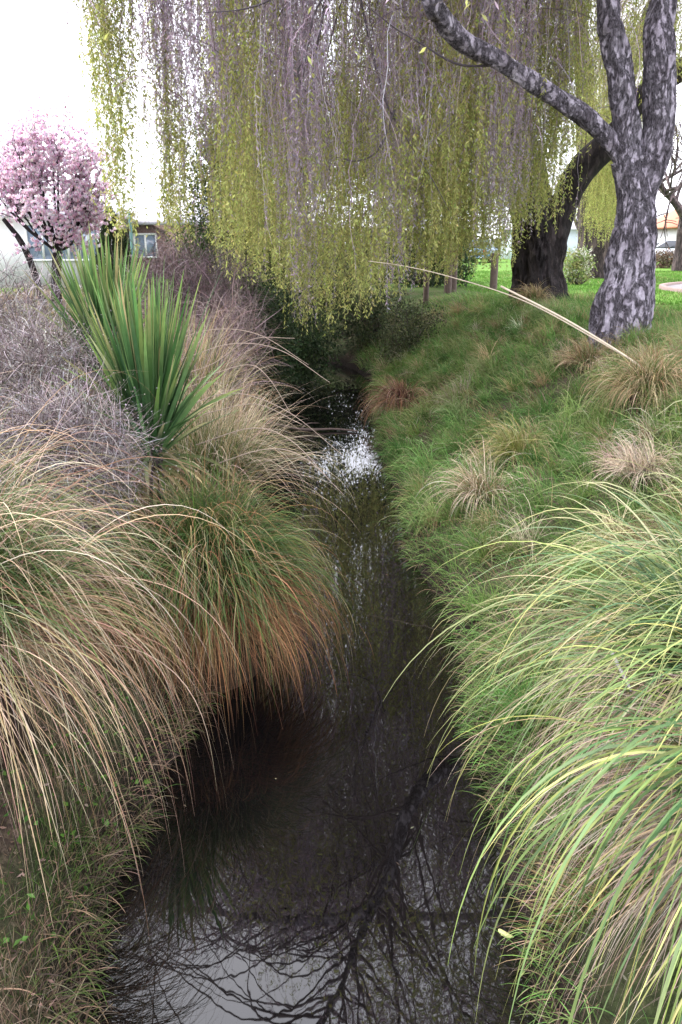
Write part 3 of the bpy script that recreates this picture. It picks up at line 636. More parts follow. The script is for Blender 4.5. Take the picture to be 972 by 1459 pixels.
for i in range(14):
    px = rng.uniform(800, 985); add(px, rng.uniform(150, 225), rng.uniform(29, 33), rng.uniform(9, 12), 16, .5, .5, .7, .2, .1)
sg, lg, bg = Geo(), Geo(), Geo(); hang(B, sg, lg, bg, LP3)
o = sg.build('crown', M_twig, e3); lg.build('foliage', M_willow, o); bg.build('branches', M_twig, o)

# ------------------------------------------------------------------ bare trees in the distance
def grow(g, p, d, L, r, depth, spread=.6, up=.15, wig=.12, tips=None):
    q = [p]; dd = d.copy()
    for i in range(3):
        dd = norm(dd + rng.normal(size=3) * wig + [0, 0, up * .3]); q.append(q[-1] + dd * L / 3)
    g.add(*tube(q, [r, r * .88, r * .78, r * .66], 10 if depth > 1 else 6, 8 if depth > 1 else 4, .15 if depth > 2 else 0, 3))
    if tips is not None and depth <= 2: tips.extend(q[1:])
    if depth == 0: return
    for i in range(3 if depth > 1 else 4):
        k = rng.integers(1, 4) if i else 3
        nd = norm(dd + rng.normal(size=3) * spread + [0, 0, up]); grow(g, q[k], nd, L * rng.uniform(.6, .85), r * .6, depth - 1, spread, up, wig, tips)
def bare_tree(px, py, Y, label, r, h, depth=4, lean=(0, 0, 1)):
    q = at(px, py, Y); z = float(gh(q[0], Y)); e = empty('bare_tree', (q[0], Y, z), label, 'tree')
    b = np.array([q[0], Y, z - .1]); t = b + norm(np.array(lean, float)) * h
    g = Geo(); g.add(*tube([b, b * .6 + t * .4, t], [r * 1.25, r, r * .85], 20, 14, .2, 2)); g.build('trunk', M_bark2, e, True)
    g = Geo()
    for i in range(4): grow(g, t - [0, 0, .1 * h * rng.random()], norm(np.array([math.cos(i * 1.6 + .3), math.sin(i * 1.6 + .3), .9]) + rng.normal(size=3) * .2), h * 1.0, r * .55, depth)
    g.build('branches', M_bark2, e)
bare_tree(966, 388, 40, 'bare spreading tree at the right edge beyond the path', .26, 2.6, 4)
bare_tree(822, 392, 58, 'small bare tree seen between the dark and pale trunks', .14, 2.0, 4)

# ------------------------------------------------------------------ magnolia
Ym = 18
q0 = at(72, 420, Ym); zb = float(gh(q0[0], Ym)); em = empty('magnolia_tree', (q0[0], Ym, zb), 'pink flowering magnolia before the white house', 'tree')
tips = []; g = Geo()
fork = at(82, 358, Ym)
g.add(*tube([(q0[0] + .1, Ym, zb - .1), at(80, 400, Ym), fork], [.13, .10, .09], 16, 12, .2, 4)); g.build('trunk', M_bark, em, True)
g = Geo()
g.add(*tube([(q0[0] - .1, Ym, zb - .1), at(48, 385, Ym), at(30, 345, Ym), at(5, 312, Ym)], [.08, .07, .06, .04], 16, 8, .2, 4))
for tgt in [(20, 260), (50, 240), (30, 300), (75, 232), (100, 270), (125, 290), (60, 310), (110, 240), (0, 230), (5, 280), (140, 275), (90, 320), (15, 225), (42, 200), (135, 262), (-15, 265), (25, 215), (120, 315), (40, 172), (82, 205), (130, 235)]:
    T = at(*tgt, Ym + rng.uniform(-.7, .7)); m = (fork + T) / 2 + [0, 0, -.15]
    g.add(*tube([fork, m, T], [.04, .024, .010], 14, 6, .2, 4))
    for j in range(5): grow(g, m + (T - m) * rng.random(), norm(T - fork + rng.normal(size=3) * .5), .5, .009, 1, .8, .1, .15, tips)
g.build('branches', M_bark, em)
tips = np.array(tips); u = (tips[:, 0] > -8) ; tips = tips[u]
tips = np.repeat(tips, 3, 0) + rng.normal(size=(len(tips) * 3, 3)) * .10; tips = tips[vnoise(tips[:, 0] * 3.1, tips[:, 2] * 3.1 + tips[:, 1]) > .22]; tips = tips[rng.permutation(len(tips))[:3400]]
g = Geo(); n = len(tips)
for k in range(7):
    az = k * 2 * np.pi / 7 + rng.uniform(-.3, .3, n); op = rng.uniform(.25, 1.0, n)
    D = np.stack([np.cos(az) * op, np.sin(az) * op, np.full(n, .9)], -1) + rng.normal(size=(n, 3)) * .2
    g.add(*leaf_quads(tips, D, rng.uniform(.055, .10, n), rng.uniform(.035, .055, n), pick(n, [(.84, .62, .74), (.88, .76, .83), (.82, .54, .68), (.92, .88, .9)], None, .1), .3))
tag(g.build('blossom', M_petal, em), kind='stuff')

# ------------------------------------------------------------------ conifer
Yk = 26; q = at(165, 400, Yk); z = float(gh(q[0], Yk)); ek = empty('cypress_tree', (q[0], Yk, z), 'slim dark cypress column between magnolia and brick house', 'tree')
g = Geo(); g.add(*tube([(q[0], Yk, z - .1), (q[0], Yk, z + 1.4), (q[0], Yk, z + 3.1)], [.09, .06, .02], 10, 8)); g.build('trunk', M_bark2, ek)
n = 9000; t = rng.random(n); rr = .56 * np.sin(np.clip(t * .9 + .12, 0, 1) * np.pi) ** .6 * np.sqrt(rng.random(n)) * (1 + .3 * fbm(t * 6, rng.random(n) * 6)); a = rng.uniform(0, 6.3, n)
P = np.stack([q[0] + rr * np.cos(a), Yk + rr * np.sin(a), z + .15 + t * 3.8], -1); D = np.stack([np.cos(a) * .4, np.sin(a) * .4, np.full(n, 1.)], -1) + rng.normal(size=(n, 3)) * .3
g = Geo(); g.add(*leaf_quads(P, D, rng.uniform(.08, .2, n), rng.uniform(.03, .05, n), pick(n, [(.03, .045, .02), (.045, .06, .025), (.02, .032, .018)]))); g.build('crown', M_leaf, ek)

# ------------------------------------------------------------------ houses
M_white = plain('white_weatherboard', (.72, .72, .72), .6, nscale=2, var=.06)
M_frame = plain('white_paint', (.8, .8, .8), .4, var=.04)
M_pane = plain('window_glass', (.22, .28, .38), .06, nscale=1, var=.3, spec=.9)
M_roofg = plain('grey_metal_roof', (.42, .41, .45), .5, nscale=3, var=.12)
M_roofo = plain('orange_tile_roof', (.42, .16, .09), .7, nscale=4, var=.2)
def brick_mat():
    m, nt, out = new_mat('brick')
    tc = N(nt, 'ShaderNodeTexCoord'); mp = N(nt, 'ShaderNodeMapping'); mp.inputs['Rotation'].default_value = (R(90), 0, 0); nt.links.new(tc.outputs['Object'], mp.inputs[0])
    b = N(nt, 'ShaderNodeTexBrick'); b.inputs['Color1'].default_value = (.2, .11, .095, 1); b.inputs['Color2'].default_value = (.27, .16, .14, 1); b.inputs['Mortar'].default_value = (.35, .32, .3, 1)
    setin(b, Scale=4.0); nt.links.new(mp.outputs[0], b.inputs['Vector'])
    p = N(nt, 'ShaderNodeBsdfPrincipled'); setin(p, Roughness=.85); nt.links.new(b.outputs[0], p.inputs['Base Color']); nt.links.new(p.outputs[0], out.inputs[0]); return m
M_brick = brick_mat()
def house(x0, x1, y0, y1, zw, zr, label, mw, mr, wins, hip=1.6):
    cx = (x0 + x1) / 2; z0 = 1.2; e = empty('house', (cx, y0, z0), label, 'house')
    g = Geo(); g.box((cx, (y0 + y1) / 2, (z0 + zw) / 2), (x1 - x0, y1 - y0, zw - z0)); g.build('wall', mw, e)
    o = .45; V = np.array([(x0 - o, y0 - o, zw), (x1 + o, y0 - o, zw), (x1 + o, y1 + o, zw), (x0 - o, y1 + o, zw), (x0 - o, y0 - o, zw + .14), (x1 + o, y0 - o, zw + .14), (x1 + o, y1 + o, zw + .14), (x0 - o, y1 + o, zw + .14), (x0 + hip, (y0 + y1) / 2, zr), (x1 - hip, (y0 + y1) / 2, zr)], float)
    g = Geo(); g.add(V + [0, 0, .003], [np.array([(0, 3, 2, 1), (0, 1, 5, 4), (1, 2, 6, 5), (2, 3, 7, 6), (3, 0, 4, 7), (4, 5, 9, 8), (6, 7, 8, 9)]), np.array([(5, 6, 9), (7, 4, 8)])]); g.build('roof', mr, e)
    for (wx, wz, ww, wh, nm) in wins:
        g = Geo(); t = .07; y = y0 - .03
        g.box((wx, y, wz + wh / 2 - t / 2), (ww, .08, t)); g.box((wx, y, wz - wh / 2 + t / 2), (ww, .08, t))
        for k in range(nm + 1): g.box((wx - ww / 2 + t / 2 + (ww - t) * k / nm, y, wz), (t, .08, wh - 2 * t))
        w = g.build('window', M_frame, e)
        g = Geo(); g.box((wx, y0 - .012, wz), (ww - .02, .03, wh - .02)); g.build('pane', M_pane, w)
house(-16, at(142, 340, 30)[0], 30, 37, at(0, 310, 30)[2], 4.5, 'low white weatherboard house behind the pink magnolia', M_white, M_roofg,
      [(at(62, 350, 30)[0], 2.72, 1.15, 1.25, 2), (at(98, 350, 30)[0], 2.72, .85, 1.25, 2), (at(127, 350, 30)[0], 2.75, .75, 1.3, 2), (-14, 2.7, 1.6, 1.2, 3)])
house(at(194, 340, 33)[0], -2.2, 33, 40, 3.35, 5.0, 'brick house with grey roof behind the purple brush', M_brick, M_roofg, [(at(207, 335, 33)[0], 2.6, .9, .9, 2), (-4, 2.6, 1.6, 1.0, 3)])
house(24.5, 34, 62, 70, 3.7, 5.6, 'white house with orange tiled roof at the far right', M_white, M_roofo, [(27, 2.7, 1.6, 1.1, 2), (31, 2.7, 1.6, 1.1, 2)])
house(13.5, 20.5, 66, 73, 3.6, 5.2, 'pale blue-grey house glimpsed between the willow trunks', plain('pale_blue_wall', (.5, .56, .62), .6, var=.06), M_roofg, [(16, 2.7, 1.6, 1.1, 2), (19, 2.7, 1.4, 1.1, 2)])

# ------------------------------------------------------------------ cars
M_glass = plain('car_glass', (.02, .025, .035), .05, var=.2, spec=.9); M_tyre = plain('tyre_rubber', (.02, .02, .02), .8); M_rim = plain('rim_metal', (.5, .5, .52), .3, .8)
M_lamp = plain('lamp_lens', (.6, .6, .58), .1); M_red = plain('tail_lens', (.35, .02, .02), .2)
def car(x, y, rz, label, paint, group=None):
    z = float(gh(x, y)); e = empty('parked_car', (x, y, z), label, 'car', group)
    def W(v):
        v = np.asarray(v, float); c, s = math.cos(rz), math.sin(rz)
        return np.stack([x + v[:, 0] * c - v[:, 1] * s, y + v[:, 0] * s + v[:, 1] * c, z + v[:, 2]], -1)
    # hull profile along x : (x, z_low, z_shoulder, half width)
    xs = [-2.15, -2.05, -1.7, -1.0, 0, 1.0, 1.6, 2.0, 2.12]; zs = [.62, .86, .92, .93, .92, .90, .82, .70, .52]; zl = [.35, .26, .24, .22, .22, .22, .24, .28, .36]; hw = [.72, .80, .85, .87, .88, .87, .84, .76, .66]
    V = []
    for a, b, c, w in zip(xs, zl, zs, hw): V += [(a, -w * .94, b), (a, -w, (b + c) / 2), (a, -w * .93, c), (a, w * .93, c), (a, w, (b + c) / 2), (a, w * .94, b)]
    n = len(xs); Fq = [(i * 6 + j, (i + 1) * 6 + j, (i + 1) * 6 + (j + 1) % 6, i * 6 + (j + 1) % 6) for i in range(n - 1) for j in range(6)]
    g = Geo(); g.add(W(V), [np.array(Fq), np.array([tuple(range(5, -1, -1)), tuple(range((n - 1) * 6, n * 6))])])
    # cabin roof
    cv = np.array([(-1.75, -.72, .90), (1.05, -.74, .90), (1.05, .74, .90), (-1.75, .72, .90), (-1.25, -.58, 1.44), (.2, -.60, 1.46), (.2, .60, 1.46), (-1.25, .58, 1.44)])
    fs = np.array([(4, 5, 6, 7), (0, 1, 5, 4), (1, 2, 6, 5), (2, 3, 7, 6), (3, 0, 4, 7)])
    g.add(W(cv), fs); g.build('body', paint, e, True)
    for f in fs[1:]:
        q = cv[f]; c = q.mean(0); nrm = np.cross(q[1] - q[0], q[3] - q[0]); nrm /= np.linalg.norm(nrm)
        q = c + (q - c) * [.86, .86, .74] + nrm * .012; q2 = q - nrm * .02
        gg = Geo(); gg.add(W(np.vstack([q, q2])), np.array([(0, 1, 2, 3), (4, 7, 6, 5), (0, 4, 5, 1), (1, 5, 6, 2), (2, 6, 7, 3), (3, 7, 4, 0)])); gg.build('window', M_glass, e)
    th = np.linspace(0, 2 * np.pi, 20, endpoint=False)
    for wx in (-1.35, 1.3):
        for sd in (-1, 1):
            def ring(r, yy): return np.stack([wx + r * np.cos(th), np.full(20, yy * sd), .31 + r * np.sin(th)], -1)
            gg = Geo(); V = np.vstack([ring(.2, .90), ring(.31, .90), ring(.31, .70), ring(.2, .70)])
            gg.add(W(V), np.array([(i * 20 + j, i * 20 + (j + 1) % 20, ((i + 1) % 4) * 20 + (j + 1) % 20, ((i + 1) % 4) * 20 + j) for i in range(4) for j in range(20)])); w = gg.build('wheel', M_tyre, e, True)
            gg = Geo(); V = np.vstack([ring(.2, .885), ring(.2, .72)]); gg.add(W(V), [np.array([tuple(range(20))]), np.array([(j, (j + 1) % 20, 20 + (j + 1) % 20, 20 + j) for j in range(20)])]); gg.build('rim', M_rim, w)
    for sd in (-1, 1):
        gg = Geo(); gg.add(W(np.array([(a, b * sd, c) for a in (2.0, 2.12) for b in (.42, .64) for c in (.52, .64)])), np.array([(0, 1, 3, 2), (4, 6, 7, 5), (0, 4, 5, 1), (2, 3, 7, 6), (0, 2, 6, 4), (1, 5, 7, 3)])); gg.build('headlight', M_lamp, e)
        gg = Geo(); gg.add(W(np.array([(a, b * sd, c) for a in (-2.16, -2.03) for b in (.5, .7) for c in (.66, .82)])), np.array([(0, 1, 3, 2), (4, 6, 7, 5), (0, 4, 5, 1), (2, 3, 7, 6), (0, 2, 6, 4), (1, 5, 7, 3)])); gg.build('tail_light', M_red, e)
q = at(948, 365, 50); car(q[0], 50, R(175), 'silver car parked behind the brown hedge at far right', plain('silver_paint', (.62, .64, .68), .25, .3, var=.03))
q = at(686, 372, 58); car(q[0], 58, R(70), 'blue car glimpsed through the willow curtain', plain('blue_paint', (.12, .22, .36), .25, .1, var=.03))

# hedge, path, posts, downpipe
def box_hedge(x0, x1, y, h, label, cols, n, name='hedge'):
    z = 1.45; e = empty(name, ((x0 + x1) / 2, y, z), label, 'hedge')
    P = np.stack([rng.uniform(x0, x1, n), y + rng.uniform(-.4, .4, n), z + rng.random(n) * h * (1 + .2 * fbm(rng.uniform(x0, x1, n), np.zeros(n)))], -1)
    g = Geo(); g.add(*leaf_quads(P, rng.normal(size=(n, 3)), rng.uniform(.08, .2, n), rng.uniform(.05, .1, n), pick(n, cols))); g.build('leaves', M_leaf, e)
    g = Geo()
    for i in range(14):
        x = rng.uniform(x0, x1); g.add(*tube([(x, y, z - .1), (x + rng.normal() * .1, y, z + h * .5), (x + rng.normal() * .2, y, z + h * .9)], [.03, .02, .01], 6, 5, col=(.1, .07, .05)))
    g.build('stems', M_bark2, e)
box_hedge(16.2, 24, 44.5, .85, 'low brown clipped hedge before the silver car', [(.16, .1, .075), (.22, .15, .11), (.12, .09, .06)], 7000)
leafy('flax_bush', [((at(823, 388, 27)[0], 27, 2.0), (.42, .4, .55))], 'variegated yellow-white bush beside the dark willow trunk', 'shrub', 2200, .12, .04, [(.32, .34, .12), (.5, .5, .4), (.2, .27, .08)])
M_path = plain('asphalt_path', (.20, .185, .20), .85, nscale=30, var=.2, bump=.3)
M_kerb = plain('concrete_edging', (.24, .17, .15), .8, nscale=10, var=.2)
def arc_strip(cx, cy, r0, r1, a0, a1, z, dz, n=60, ext=30):
    th = np.radians(np.linspace(a0, a1, n)); inn = np.stack([cx + r0 * np.cos(th), cy + r0 * np.sin(th)], -1); outr = np.stack([cx + r1 * np.cos(th), cy + r1 * np.sin(th)], -1)
    for arr in (inn, outr): pass
    inn = np.vstack([inn[0] + [ext, ext * .06], inn, inn[-1] + [ext, -ext * .06]]); outr = np.vstack([outr[0] + [ext, ext * .06], outr, outr[-1] + [ext, -ext * .06]])
    m = len(inn); V = np.concatenate([np.c_[inn, np.full(m, z)], np.c_[outr, np.full(m, z)], np.c_[inn, np.full(m, z + dz)], np.c_[outr, np.full(m, z + dz)]])
    Fs = []
    for i in range(m - 1):
        a, b, c, d = i, i + 1, m + i, m + i + 1
        Fs += [(2 * m + a, 2 * m + b, 2 * m + d, 2 * m + c), (a, c, d, b), (a, b, 2 * m + b, 2 * m + a), (c, 2 * m + c, 2 * m + d, d)]
    return V, np.array(Fs)
zp = float(gh(12., 24.))
V, Fs = arc_strip(14.6, 22.9, 2.2, 5.5, 95, 265, zp - .2, .235); tag(mesh_obj('path', V, Fs, M_path), 'asphalt path curving across the lawn at right', 'path', kind='structure')
V, Fs = arc_strip(14.6, 22.9, 5.503, 5.68, 95, 265, zp - .2, .29); tag(mesh_obj('kerb', V, Fs, M_kerb), 'brown edging along the curved path', 'kerb', kind='structure')
M_post = plain('weathered_post', (.11, .075, .065), .8, nscale=12, var=.35, bump=.4)
def post(px, py_top, py_bot, Y, w, label):
    a = at(px, py_bot, Y); t = at(px, py_top, Y); z = float(gh(a[0], Y)); g = Geo(); zt = max(t[2], z + .5)
    g.add(*tube([(a[0], Y, z - .2), (a[0] + .01, Y, (z + zt) / 2), (a[0], Y, zt - .01), (a[0], Y, zt)], [w, w * .95, w * .92, w * .6], 14, 10, .12, 6))
    o = g.build('wooden_post', M_post, None, True)
    tag(o, label, 'post', 'weathered posts under the willow curtain')
post(637, 355, 430, 22, .10, 'dark brown post, left of a close pair under the willow')
post(645, 352, 428, 22.6, .09, 'slightly taller brown post, right of a close pair under the willow')
post(702, 362, 420, 24, .11, 'reddish weathered post just left of the dark willow trunk')
post(606, 372, 440, 20.5, .07, 'thin dark post farthest left under the willow curtain')
q = at(188, 350, 28); g = Geo(); zg = float(gh(q[0], 28)); g.add(*tube([(q[0], 28, zg - .2), (q[0], 28, 2.6), (q[0], 28, at(188, 305, 28)[2])], [.055, .05, .05], 10, 12)); g.add(*tube([(q[0], 28, at(188, 305, 28)[2]), (q[0], 28, at(188, 303, 28)[2] + .03)], [.07, .055], 4, 12))
tag(g.build('utility_pole', plain('teal_paint', (.13, .27, .27), .5, var=.1), None, True), 'teal green pole beside the cypress', 'pole')

# far off trees on the horizon
n = 26000; x = rng.uniform(-75, 95, n); y = rng.uniform(88, 96, n); hh = 1.3 + 2.6 * np.clip(.55 + fbm(x * .12, y * 0), .1, 1.2); P = np.stack([x, y, 1.4 + rng.random(n) ** .8 * hh], -1)
g = Geo(); g.add(*leaf_quads(P, rng.normal(size=(n, 3)), rng.uniform(.3, .7, n), rng.uniform(.2, .4, n), pick(n, [(.08, .09, .05), (.12, .12, .08), (.06, .075, .045), (.16, .14, .11)])))
tag(g.build('distant_trees', M_leaf), 'low distant wood along the horizon behind the houses', 'trees', kind='stuff')

# ------------------------------------------------------------------ right bank: tussocks
tr1 = tussock('grass_tussock', 1.80, 3.1, 'large bright green arching sedge tussock sweeping over the right bank', 'tussock', [
    ('green_blades', 1200, (1.1, 1.7), .0118, (15, 72), (1.2, 2.2), cg(BRIGHT), cg([(.26, .30, .13), (.36, .36, .19), (.16, .23, .10), (.40, .34, .20)]), full),
    ('green_blades', 45, (1.4, 1.75), .010, (45, 70), (1.4, 2.2), cg(BRIGHT), cg([(.38, .38, .16)]), (200, 70)),
    ('dead_blades', 900, (.7, 1.3), .006, (-10, 35), (1.4, 2.6), cg(STRAW + GREYST), cg(PALE + GREYST), (200, 110)),
], r=.32, h=.36)
tr2 = tussock('grass_tussock', 1.64, 2.35, 'nearest broad-bladed sedge tussock spilling down the lower right corner', 'tussock', [
    ('green_blades', 240, (1.4, 1.95), .0155, (30, 74), (1.6, 2.7), cg(BRIGHT), cg([(.23, .28, .085), (.34, .35, .13), (.16, .23, .08)]), (235, 55)),
    ('green_blades', 230, (1.2, 1.8), .013, (25, 70), (1.8, 3.0), cg(BRIGHT), cg([(.23, .28, .085), (.34, .35, .13)]), (272, 45)),
    ('green_blades', 180, (1.1, 1.6), .011, (30, 80), (1.4, 2.6), cg(BRIGHT), cg([(.26, .3, .08), (.36, .36, .12)]), full),
    ('dead_blades', 1600, (.6, 1.3), .006, (-15, 45), (1.6, 3.0), cg(GREYST + STRAW + [(.17, .12, .09)]), cg(GREYST), (225, 100)),
], r=.26, h=.40)
g = Geo(); a = at(872, 930, 2.9); b = at(900, 985, 2.75); g.add(*tube([a, (a + b) / 2, b], [.008, .007, .006], 8, 6, col=(.35, .31, .33))); g.build('dead_stalk', M_dry, tr1)
tr3 = tussock('grass_tussock', 3.0, 8.0, 'straw tussock with two long pale flower canes below the forked willow', 'tussock', [
    ('dead_blades', 900, (.4, .8), .007, (10, 75), (3, 6), cg(STRAW + [(.2, .18, .08), (.16, .17, .06)]), cg(STRAW), full),
    ('green_blades', 420, (.5, .8), .007, (20, 80), (2.4, 5), cg(GREEN), cg(STRAW), full)], r=.2, h=.25)
b0 = at(945, 545, 8.0)
for pts, r0, r1 in [([b0, at(880, 500, 8.3), at(800, 452, 8.8), at(714, 408, 9.5)], .010, .011), ([b0 + [.05, .1, 0], at(860, 490, 8.6), at(745, 428, 9.4), at(640, 394, 10.2), at(575, 379, 10.7), at(525, 372, 11.0)], .007, .0045)]:
    g = Geo(); stalk(g, pts, r0, r1, (.58, .49, .38), 40, 8); g.build('flower_cane', M_dry, tr3)
dkc = tussock('grass_clump', -1.15, 5.2, 'dark drooping grass clump at the foot of the nearer cabbage tree', 'grass clump', [('green_blades', 900, (.5, .95), .006, (25, 80), (2.0, 4.0), cg(DGREEN), cg(DGREEN + STRAW), full)], r=.2, h=.3)
OL = [(.14, .18, .06), (.18, .2, .08), (.11, .16, .05)]
small = [(.95, 12.6, 'red-brown tussock drooping at the water where the stream bends', [(.15, .08, .06), (.2, .11, .08), (.1, .06, .05)], RUST + PINKST, .75, 800, .009),
         (1.30, 7.2, 'pale straw clump nearest the water on the grassy right bank', STRAW + PALE + OL, PALE, .6, 380, .0065),
         (1.75, 7.9, 'yellow-green clump with brown heart on the mid right bank', [(.22, .23, .06), (.18, .2, .06)], STRAW, .6, 420, .0065),
         (3.3, 6.5, 'spiky green lily-like clump at the right edge above the sedge', [(.16, .2, .1), (.1, .15, .06), (.22, .25, .14)], None, .6, 90, .02),
         (2.4, 6.3, 'dead greyish grass clump behind the bright green sedge', PALE + [(.22, .18, .15)], PALE, .45, 450, .006),
         (3.1, 10.4, 'brown grass clump at the foot of the pale willow', STRAW + [(.2, .14, .08)] + OL, STRAW, .5, 500, .009),
         (4.0, 17.5, 'brown grass skirt around the dark willow base', STRAW + [(.2, .15, .07)] + OL, STRAW, .6, 700, .012)]
for x, y, lab, ca, cb, L, n, w in small:
    tussock('grass_clump', x, y, lab, 'grass clump', [('green_blades' if cb is None or ca[0][1] >= ca[0][0] else 'dead_blades', n, (L * .6, L * 1.25), w, (15, 75), (2.5, 5) if cb is not None else (.3, 1.5), cg(ca), None if cb is None else cg(cb), (205, 125) if cb is not None else full)], r=.14, h=.09)

# ------------------------------------------------------------------ grass sward (stuff)
def sward(name, x0, x1, y0, y1, n, L, W, cols, dry, label, cat, dens, lean=.9, flow=(0, 0), dryamt=.5, droop=(1.5, 4)):
    x = rng.uniform(x0, x1, n); y = y0 + (y1 - y0) * rng.random(n) ** 1.5
    k = dens(x, y) > rng.random(n); x, y = x[k], y[k]; n = len(x)
    z = gh(x, y)
    P = np.stack([x, y, z - .01], -1)
    cl = vnoise(x * 2.6, y * 2.6); ang = 2 * np.pi * vnoise(x * 1.3 + 50, y * 1.3)
    D = np.stack([np.cos(ang) * lean * .5 + flow[0], np.sin(ang) * lean * .5 + flow[1], np.ones(n)], -1) + rng.normal(size=(n, 3)) * .4
    dry_m = (vnoise(x * 1.1 + 9, y * 1.1) * .6 + vnoise(x * 4, y * 4) * .4 + rng.normal(size=n) * .12) > (1 - dryamt)
    ca = np.where(dry_m[:, None], pick(n, dry), pick(n, cols))
    g = Geo(); ll = rng.uniform(*L, n) * (.55 + .9 * cl); sc = np.sqrt(np.clip(np.hypot(x, y) / 7, .8, 2.2))
    g.add(*ribbons(P, D, ll, rng.uniform(.7, 1.3, n) * W * sc, 4, rng.uniform(*droop, n), .3, ca * .8, ca, (0, .6), floor=False))
    return tag(g.build(name, M_grass), label, cat, kind='stuff')
GR = [(.12, .24, .06), (.165, .275, .08), (.09, .19, .05), (.23, .31, .11)]
def dr_(x, y): return x - edge_r(y)
sward('grass', .4, 7, 2.5, 21, 160000, (.07, .28), .0058, GR, STRAW + [(.24, .22, .09)], 'rough grass covering the right bank', 'grass',
      lambda x, y: np.where((dr_(x, y) > .06) & (dr_(x, y) < 5.5), np.clip(.45 + .9 * vnoise(x * 1.5, y * 1.5), 0, 1), 0), flow=(-.55, -.2), dryamt=.31)
sward('lawn_grass', 3.5, 16, 12, 40, 90000, (.04, .09), .011, [(.10, .22, .035), (.13, .26, .045), (.08, .18, .03)], [(.2, .22, .08)], 'short bright green lawn beyond the pale willow', 'grass',
      lambda x, y: (((x - 14.6) ** 2 + (y - 22.9) ** 2) ** .5 > 5.75) * 1.0 * (dr_(x, y) > 4), dryamt=.3)
def tufts(name, n, xr0, y0, y1, cols, dry, pd, label, L, W, per):
    y = y0 + (y1 - y0) * rng.random(n) ** 1.3; x = edge_r(y) + .1 + (xr0 - .1) * rng.random(n); sz = rng.uniform(.6, 1.4, n)
    b = np.repeat(np.arange(n), per); m = len(b); P = np.stack([x[b] + rng.normal(size=m) * .04 * sz[b], y[b] + rng.normal(size=m) * .04 * sz[b], 0 * b], -1); P[:, 2] = gh(P[:, 0], P[:, 1])
    D = az_dirs(m, 0, 180, 35, 88) + np.array([-.35, -.15, 0]); base = np.where((rng.random(n) < pd)[:, None], pick(n, dry), pick(n, cols)); ca = base[b] * rng.uniform(.75, 1.25, (m, 1))
    cb = np.where(rng.random((m, 1)) < .35, pick(m, dry), ca * 1.15); g = Geo(); g.add(*ribbons(P, D, rng.uniform(*L, m) * sz[b], W * np.sqrt(np.clip(P[:, 1] / 7, .8, 2.2)) * rng.uniform(.7, 1.3, m), 6, rng.uniform(2, 6, m), .3, ca, cb, (.4, 1), lift=.005))
    tag(g.build(name, M_grass), label, 'grass', kind='stuff')
tufts('tuft_grass', 520, 3.8, 3.5, 19, GR + [(.14, .22, .06), (.19, .24, .08)], STRAW + PALE + [(.26, .25, .11)], .18, 'tufty green and straw grass clumped over the right bank', (.16, .42), .0062, 75)
def dl_(x, y): return edge_l(y) - x
sward('bank_grass', -3.2, -.7, 1.2, 5.0, 60000, (.035, .13), .004, [(.07, .13, .03), (.05, .1, .025), (.12, .13, .06), (.1, .16, .04)], [(.26, .19, .12), (.2, .14, .1), (.33, .26, .19), (.14, .1, .07)], 'mixed green and dead grass on the lower left bank', 'grass',
      lambda x, y: np.where(dl_(x, y) > .03, np.clip(-.25 + 1.7 * vnoise(x * 3, y * 3), 0, 1), 0), flow=(.5, -.1), dryamt=.6)
sward('meadow_grass', -9, -.9, 5, 26, 60000, (.15, .5), .008, GR + [(.14, .14, .06)], STRAW + PINKST, 'rank grass between the shrubs on the left bank', 'grass',
      lambda x, y: np.where(dl_(x, y) > .05, .8, 0), dryamt=.6)

def fringe(name, edge, sgn, y0, y1, n, L, label, dark):
    y = rng.uniform(y0, y1, n); k = vnoise(y * 3.1 + 5, y * 0 + sgn) + .35 * rng.random(n) > .42; y = y[k]; n = len(y)
    d = np.abs(rng.normal(size=n)) * .12 - .01; x = edge(y) + sgn * d
    P = np.stack([x, y, gh(x, y) + .005], -1); D = np.stack([-sgn * rng.uniform(.2, 1.3, n), rng.normal(size=n) * .6 - .2, rng.uniform(-.1, 1.2, n)], -1)
    g = Geo(); ca = pick(n, dark); g.add(*ribbons(P, D, rng.uniform(*L, n), rng.uniform(.003, .006, n), 6, rng.uniform(3, 9, n), .6, ca, ca, floor=True, lift=.004))
    tag(g.build(name, M_dry), label, 'grass', kind='stuff')
FR = [(.3, .22, .14), (.22, .16, .11), (.1, .15, .04), (.08, .12, .035), (.13, .1, .07), (.07, .055, .04), (.07, .055, .04)]
fringe('fringe_grass', edge_l, -1, 1.3, 6.5, 4200, (.05, .2), 'dead grass and roots trailing off the left bank', FR)
fringe('fringe_grass', edge_r, 1, 1.3, 16, 6500, (.06, .24), 'dead grass and roots trailing off the right bank', FR + GR)

